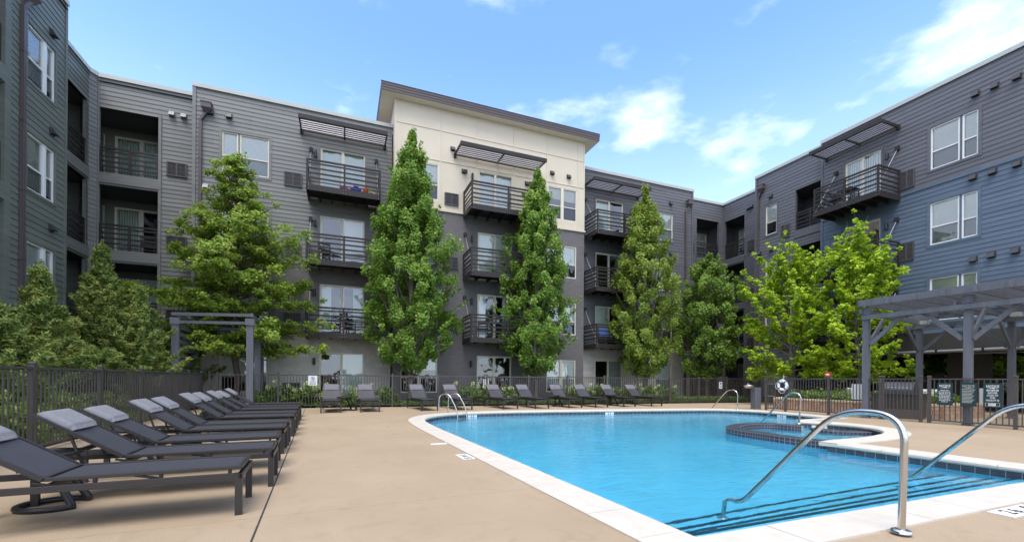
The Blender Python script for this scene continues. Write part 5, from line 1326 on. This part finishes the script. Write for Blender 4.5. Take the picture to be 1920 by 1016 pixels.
ob('wall_blocks', pwm, 'blockstone', MD, PW, .008); ob('cap_blocks', pcm, 'capstone', MD, PW, .006)
sl = filled('planter_soil', [[(17.2, 11.5), (17.25, 7.1), (21.5, 7.0), (21.5, 11.5)]], .42, 'soil')

# ------------------------------------------------------------------ signs
def facing(px, py, off=0.0):
    pass
def fence_sign(label, a, b, px, zc, w, h, panel, draw, mats, off=-.05, group=None, name='sign'):
    dv = (b-a).normalized(); s = along(px, a, b); p = a+dv*s; an = math.atan2(dv.y, dv.x); T = at(p, an) @ Matrix.Translation((0, off, zc))
    t = thing(name, label, 'sign', T, group); m_ = MB(); m_.box(-w/2, w/2, -.006, .006, -h/2, h/2); ob('board', m_, panel, T, t)
    if draw: d_ = MB(); draw(d_, lambda x, z: Matrix.Translation((x, -.0085, z)) @ Matrix.Rotation(R(90), 4, 'X') @ Matrix.Diagonal((.76 if panel == 'signboard' else 1, 1, 1, 1))); ob('lettering', d_, mats, T, t)
    return t
def notice_head(mb, X):
    text_mb(mb, 'NOTICE', .085, X(0, .215), 0); mb.bar((-.10, -.008, .163), (.10, -.008, .163), .002, .006, 0); mb.add([(-.06, -.008, .168), (.02, -.008, .19), (.05, -.008, .168)], [(0, 1, 2)])
def word_line(mb, z, half, hgt, seed):
    # a line of print too small to read in the photograph
    rr = random.Random(seed); x = -half
    while x < half-.01:
        w_ = rr.uniform(.018, .050)*hgt/.018; e = min(half, x+w_)
        k = x
        while k < e-.003: mb.box(k, min(e, k+hgt*.42), -.0095, -.007, z, z+hgt*rr.choice((1, 1, .8))); k += hgt*.58
        x = e+hgt*.7
def sign_a(mb, X):
    notice_head(mb, X)
    for i, hw in enumerate((.09, .125, .125, .115, .12, .125, .11, .12, .07)): word_line(mb, .085-.038*i, hw, .020, i)
def sign_b(mb, X):
    notice_head(mb, X); mb.box(-.13, .13, -.0095, -.007, .118, .135, 0)
    for i in range(9):
        w_ = .11-.02*(i % 3); mb.box(-.12, w_, -.0095, -.007, .075-.036*i, .090-.036*i, 0)
def sign_c(mb, X):
    notice_head(mb, X)
    for i, s_ in enumerate(('MAXIMUM', 'BATHER', 'LOAD OF', 'THIS', 'FACILITY IS')): text_mb(mb, s_, .062, X(0, .115-.062*i), 0)
    for q in ((-.13, .13, -.20, -.196), (-.13, .13, -.276, -.272)): mb.box(q[0], q[1], -.0095, -.007, q[2], q[3], 0)
    for x in (-.13, .126): mb.box(x, x+.004, -.0095, -.007, -.272, -.20, 0)
    mb.box(-.072, -.012, -.0105, -.0075, -.266, -.206, 0); mb.box(-.002, .058, -.0105, -.0075, -.266, -.206, 0)
    text_mb(mb, '9', .06, Matrix.Translation((-.042, -.013, -.236)) @ Matrix.Rotation(R(90), 4, 'X'), 1); text_mb(mb, '1', .06, Matrix.Translation((.028, -.013, -.236)) @ Matrix.Rotation(R(90), 4, 'X'), 1)
fence_sign('left dark notice board of three, eight lines of small text', fs_, fe_, 1774, .82, .32, .61, 'signboard', sign_a, ['signwhite', 'blackink'])
fence_sign('middle dark notice board of three, grey block of fine print', fs_, fe_, 1818, .82, .32, .61, 'signboard', sign_b, ['coping_metal', 'blackink'])
fence_sign('right dark notice board reading MAXIMUM BATHER LOAD with a number', fs_, fe_, 1863.5, .82, .34, .61, 'signboard', sign_c, ['signwhite', 'blackink'])
fence_sign('plain white board behind the pickets between two notice boards', fs_, fe_, 1843, .80, .17, .37, 'signwhite', None, None, .06)
def sign_d(mb, X):
    nn = 24
    for r0_, r1_ in ((.075, .062),): mb.add([(r_*math.cos(2*math.pi*i/nn), -.009, .07+r_*math.sin(2*math.pi*i/nn)) for r_ in (r0_, r1_) for i in range(nn)], [(i, (i+1) % nn, nn+(i+1) % nn, nn+i) for i in range(nn)])
    mb.bar((-.045, -.009, .115), (.045, -.009, .025), .003, .014); mb.add([(-.01, -.009, .03), (.03, -.009, .05), (.01, -.009, .11), (-.02, -.009, .09)], [(0, 1, 2, 3)])
    for i, hw in enumerate((.105, .10, .11)): word_line(mb, -.055-.045*i, hw, .026, 20+i)
fence_sign('white sign with blue barred circle on the far fence, above the left foot-on lounger', bs, be, 587, 1.02, .31, .36, 'signwhite', sign_d, ['ink'], -.05)
fence_sign('small white sign with dark mark at the right end of the far fence', bs, be, 1350, .88, .19, .34, 'signwhite', lambda mb, X: (mb.box(-.05, .05, -.0095, -.007, .04, .12), [mb.box(-.06, .06, -.0095, -.007, -.03-.04*i, -.015-.04*i) for i in range(3)]), ['ink'], -.05)
fence_sign('pale blank double plate on the far fence post right of the ladder', bs, be, 912, .98, .24, .30, 'signwhite', None, None, .05)
fence_sign('pale grey plate hung on the fence in front of the planter', rs_, re_, 1595, .80, .30, .50, 'signwhite', None, None, .30)
fence_sign('red and white marker on top of the fence post before the planter', rs_, re_, 1552, 1.36, .20, .15, 'red', lambda mb, X: (mb.box(-.035, .035, -.0095, -.007, -.03, .03), mb.box(-.075, -.045, -.0095, -.007, -.012, .012), mb.box(.045, .075, -.0095, -.007, -.012, .012)), ['signwhite'], 0)
# life ring
def life_ring():
    s = along(1471, rs_, re_); dv = (re_-rs_).normalized(); p = rs_+dv*s; T = at(p, math.atan2(dv.y, dv.x)) @ Matrix.Translation((0, -.10, .97)) 
    t = thing('life_ring', 'white ring buoy with navy bands hanging on the fence before the planter', 'life ring', T)
    m_ = MB(); nn, k = 32, 12
    vs = [((.160+.050*math.cos(b))*math.cos(a), .042*math.sin(b), (.160+.050*math.cos(b))*math.sin(a)) for a in np.linspace(0, 2*math.pi, nn, endpoint=False) for b in np.linspace(0, 2*math.pi, k, endpoint=False)]
    m_.add(vs, [(i*k+j, i*k+(j+1) % k, ((i+1) % nn)*k+(j+1) % k, ((i+1) % nn)*k+j) for i in range(nn) for j in range(k)], 0, True); ob('ring', m_, 'ring', T, t)
    for a0 in (45, 135, 225, 315):
        b_ = MB(); vs = [((.160+.054*math.cos(b))*math.cos(R(a0+d_)), .046*math.sin(b), (.160+.054*math.cos(b))*math.sin(R(a0+d_))) for d_ in (-9, 0, 9) for b in np.linspace(0, 2*math.pi, 12, endpoint=False)]
        b_.add(vs, [(i*12+j, i*12+(j+1) % 12, (i+1)*12+(j+1) % 12, (i+1)*12+j) for i in range(2) for j in range(12)], 0, True); ob('band', b_, 'navy', T, t)
    r = MB()
    for k_ in range(4):
        a0 = 45+90*k_; r.tube([(math.cos(R(a0+90*f))*(.205+.055*math.sin(math.pi*f)), -.03, math.sin(R(a0+90*f))*(.205+.055*math.sin(math.pi*f))-.04*math.sin(math.pi*f)) for f in np.linspace(0, 1, 9)], .007, 6)
    r.tube([(0, 0, .20), (.03, .04, .29), (-.02, .08, .36)], .008, 6); ob('grab_rope', r, 'rope', T, t)
life_ring()
# drinking fountain
def fountain():
    p = G(1417, 766.5); T = at(p, 0.3); t = thing('drinking_fountain', 'grey pedestal drinking fountain with side basin at the far right corner', 'drinking fountain', T)
    m_ = MB(); m_.box(-.14, .14, -.12, .12, 0, .86); m_.box(-.16, .16, -.14, .14, 0, .03); ob('pedestal', m_, 'pergola', T, t, .01)
    b = MB(); b.lathe([(0, -.10), (.10, -.09), (.19, 0), (.19, .03), (.17, .03), (.08, -.04), (0, -.05)], 18, c=(-.36, 0, .93)); b.bar((-.14, 0, .84), (-.30, 0, .87), .10, .08); ob('bowl', b, 'inox', T, t)
    s = MB(); s.tube([(-.42, 0, .93), (-.43, 0, 1.0), (-.38, 0, 1.02)], .012, 8); ob('spout', s, 'inox', T, t)
fountain()
# grill behind the gate
def grill():
    p = G(1684, 783); T = at(p, TD-R(80)); t = thing('barbecue_grill', 'large dark barbecue grill with domed grey hood behind the gate', 'grill', T)
    m_ = MB(); m_.box(-.60, .60, -.30, .30, .06, .72); m_.box(-.64, .64, -.33, .33, .72, .78); ob('cabinet', m_, 'panel_dark', T, t, .01)
    h = MB(); nn = 10; vs = []
    for i in range(nn+1):
        a = math.pi*i/nn
        for x in (-.42, .42): vs.append((x, -.28*math.cos(a), .79+.34*math.sin(a)))
    h.add(vs, [(2*i, 2*i+1, 2*i+3, 2*i+2) for i in range(nn)], 0, False); h.add([vs[2*i] for i in range(nn+1)], [tuple(range(nn+1))]); h.add([vs[2*i+1] for i in range(nn+1)], [tuple(reversed(range(nn+1)))]); ob('hood', h, 'grillm', T, t)
    k = MB(); k.tube([(-.30, -.36, .95), (.30, -.36, .95)], .014, 8); k.bar((-.3, -.30, .93), (-.3, -.36, .95), .02, .02); k.bar((.3, -.30, .93), (.3, -.36, .95), .02, .02); ob('handle', k, 'inox', T, t)
grill()
def white_chair(label, p, ang, first=None):
    T = at(p, ang)
    if first: return dup(first, T, label)
    t = thing('outdoor_chair', label, 'chair', T, 'pale outdoor chairs under the pergola')
    s = MB(); s.box(-.32, .32, -.30, .30, .30, .44); ob('seat', s, 'blind', T, t, .03); b = MB(); b.box(-.32, .32, .22, .36, .44, .88); ob('backrest', b, 'blind', T, t, .04)
    for x in (-.36, .36): a = MB(); a.box(x-.03, x+.03, -.30, .34, .58, .62); a.box(x-.02, x+.02, -.29, -.25, 0, .58); a.box(x-.02, x+.02, .28, .32, 0, .58); ob('arm_frame', a, 'white', T, t)
    return t
c0 = white_chair('pale cushioned outdoor chair behind the left notice board', G(1750, 777), 2.2)
white_chair('pale cushioned outdoor chair left of the grill', G(1612, 770), 1.2, c0)
# balcony furniture and clutter
def bpos(F, s, dy, z): return F.M @ Matrix.Translation((s, dy, z))
def bistro(label, F, s, z, group='dark balcony chairs', first=None, rot=0.0):
    T = bpos(F, s, -.75, z+.0) @ Matrix.Rotation(rot, 4, 'Z')
    if first: return dup(first, T, label)
    t = thing('balcony_chair', label, 'chair', T, group); m_ = MB(); m_.box(-.24, .24, -.24, .24, .42, .46); ob('seat', m_, 'steel', T, t)
    b = MB(); 
    for z_ in (.56, .68, .80): b.box(-.23, .23, .20, .23, z_, z_+.07)
    b.box(-.25, -.22, .19, .24, .46, .90); b.box(.22, .25, .19, .24, .46, .90); ob('backrest', b, 'steel', T, t)
    for x, y in ((-.22, -.22), (.22, -.22), (-.22, .22), (.22, .22)): l = MB(); l.box(x-.015, x+.015, y-.015, y+.015, 0, .42); ob('leg', l, 'steel', T, t)
    return t
ch0 = bistro('dark slatted chair at the left end of the top right-wing balcony', F9, -13.3, 9.12)
bistro('dark chair on the third floor balcony of the grey block', F3, -.7, 6.10, first=ch0, rot=.4)
bistro('dark chair on the second floor balcony of the cream block', F4, 6.2, 3.05, first=ch0, rot=-.5)
bistro('dark chair on the top balcony of the slate block', F5, 15.4, 9.15, first=ch0, rot=1.2)
bistro('dark chair on the second floor balcony of the grey block', F3, .2, 3.05, first=ch0, rot=2.2)
bistro('dark chair in the third floor loggia left of the grey block', F0.off(1.5), -7.7, 6.15, first=ch0, rot=.3)
T = bpos(F9, -12.75, -.8, 9.12); tb = thing('balcony_table', 'dark table beside the chair on the top right-wing balcony', 'table', T); m_ = MB(); m_.box(-.3, .3, -.3, .3, .68, .71); ob('table_top', m_, 'steel', T, tb)
for x, y in ((-.27, -.27), (.27, -.27), (-.27, .27), (.27, .27)): l = MB(); l.box(x-.015, x+.015, y-.015, y+.015, 0, .68); ob('leg', l, 'steel', T, tb)
def toy(name, label, F, s, z, build, m, cat='toy'):
    T = bpos(F, s, -1.1, z); m_ = MB(); build(m_); tag(ob(name, m_, m, T), label, cat, 'toys on the top balcony of the grey block')
toy('toy_scooter', 'pink and white toy on the top balcony of the grey block', F3, .0, 9.16, lambda b: (b.sphere((0, 0, .14), .13, 0, 7, (1.4, 1, .8)), b.sphere((.22, 0, .10), .10, 0, 6), b.tube([(-.1, 0, .1), (-.14, 0, .34)], .02, 6)), 'pinktoy')
toy('toy_car', 'dark blue toy car on the top balcony of the grey block', F3, .50, 9.16, lambda b: (b.box(-.22, .22, -.12, .12, .05, .16), b.box(-.12, .10, -.10, .10, .16, .26), b.sphere((-.13, -.12, .06), .055, 0, 5), b.sphere((.13, -.12, .06), .055, 0, 5)), 'bluetoy')
toy('toy_cone', 'orange toy bucket on the top balcony of the grey block', F3, .88, 9.16, lambda b: b.lathe([(0, 0), (.10, 0), (.13, .24), (.11, .24), (.09, .02)], 14), 'orange')
toy('toy_bat', 'yellow toy bat leaning by the orange bucket on the top balcony', F3, 1.15, 9.16, lambda b: b.tube([(-.18, 0, .20), (.22, 0, .03)], [.018, .035], 8), 'yellow')
T = bpos(F5, 14.6, -1.22, 6.10+.92); wb = thing('window_box', 'terracotta planter box with green plants on the slate block balcony rail', 'planter', T); m_ = MB(); m_.box(-.45, .45, -.08, .08, 0, .14); ob('box', m_, 'carpet', T, wb)
link('foliage', leaves_mesh('foliage', np.concatenate([blobpts((x, 0, .19), .11, 60) for x in np.linspace(-.42, .42, 9)]), .05, 'leaf_lime', up=.6), T, wb)
T = bpos(F5, 13.6, -.7, 3.07); cs = thing('balcony_lounge_chair', 'chair with blue and white cushion on the lowest slate block balcony', 'chair', T); m_ = MB(); m_.box(-.32, .32, -.30, .30, .34, .40); m_.box(-.32, -.28, -.3, .3, 0, .34); m_.box(.28, .32, -.3, .3, 0, .34); ob('frame', m_, 'steel', T, cs); c_ = MB(); c_.box(-.30, .30, -.28, .20, .40, .50); c_.box(-.30, .30, .14, .28, .50, .92); ob('cushion', c_, 'cushion_blue', T, cs, .03)
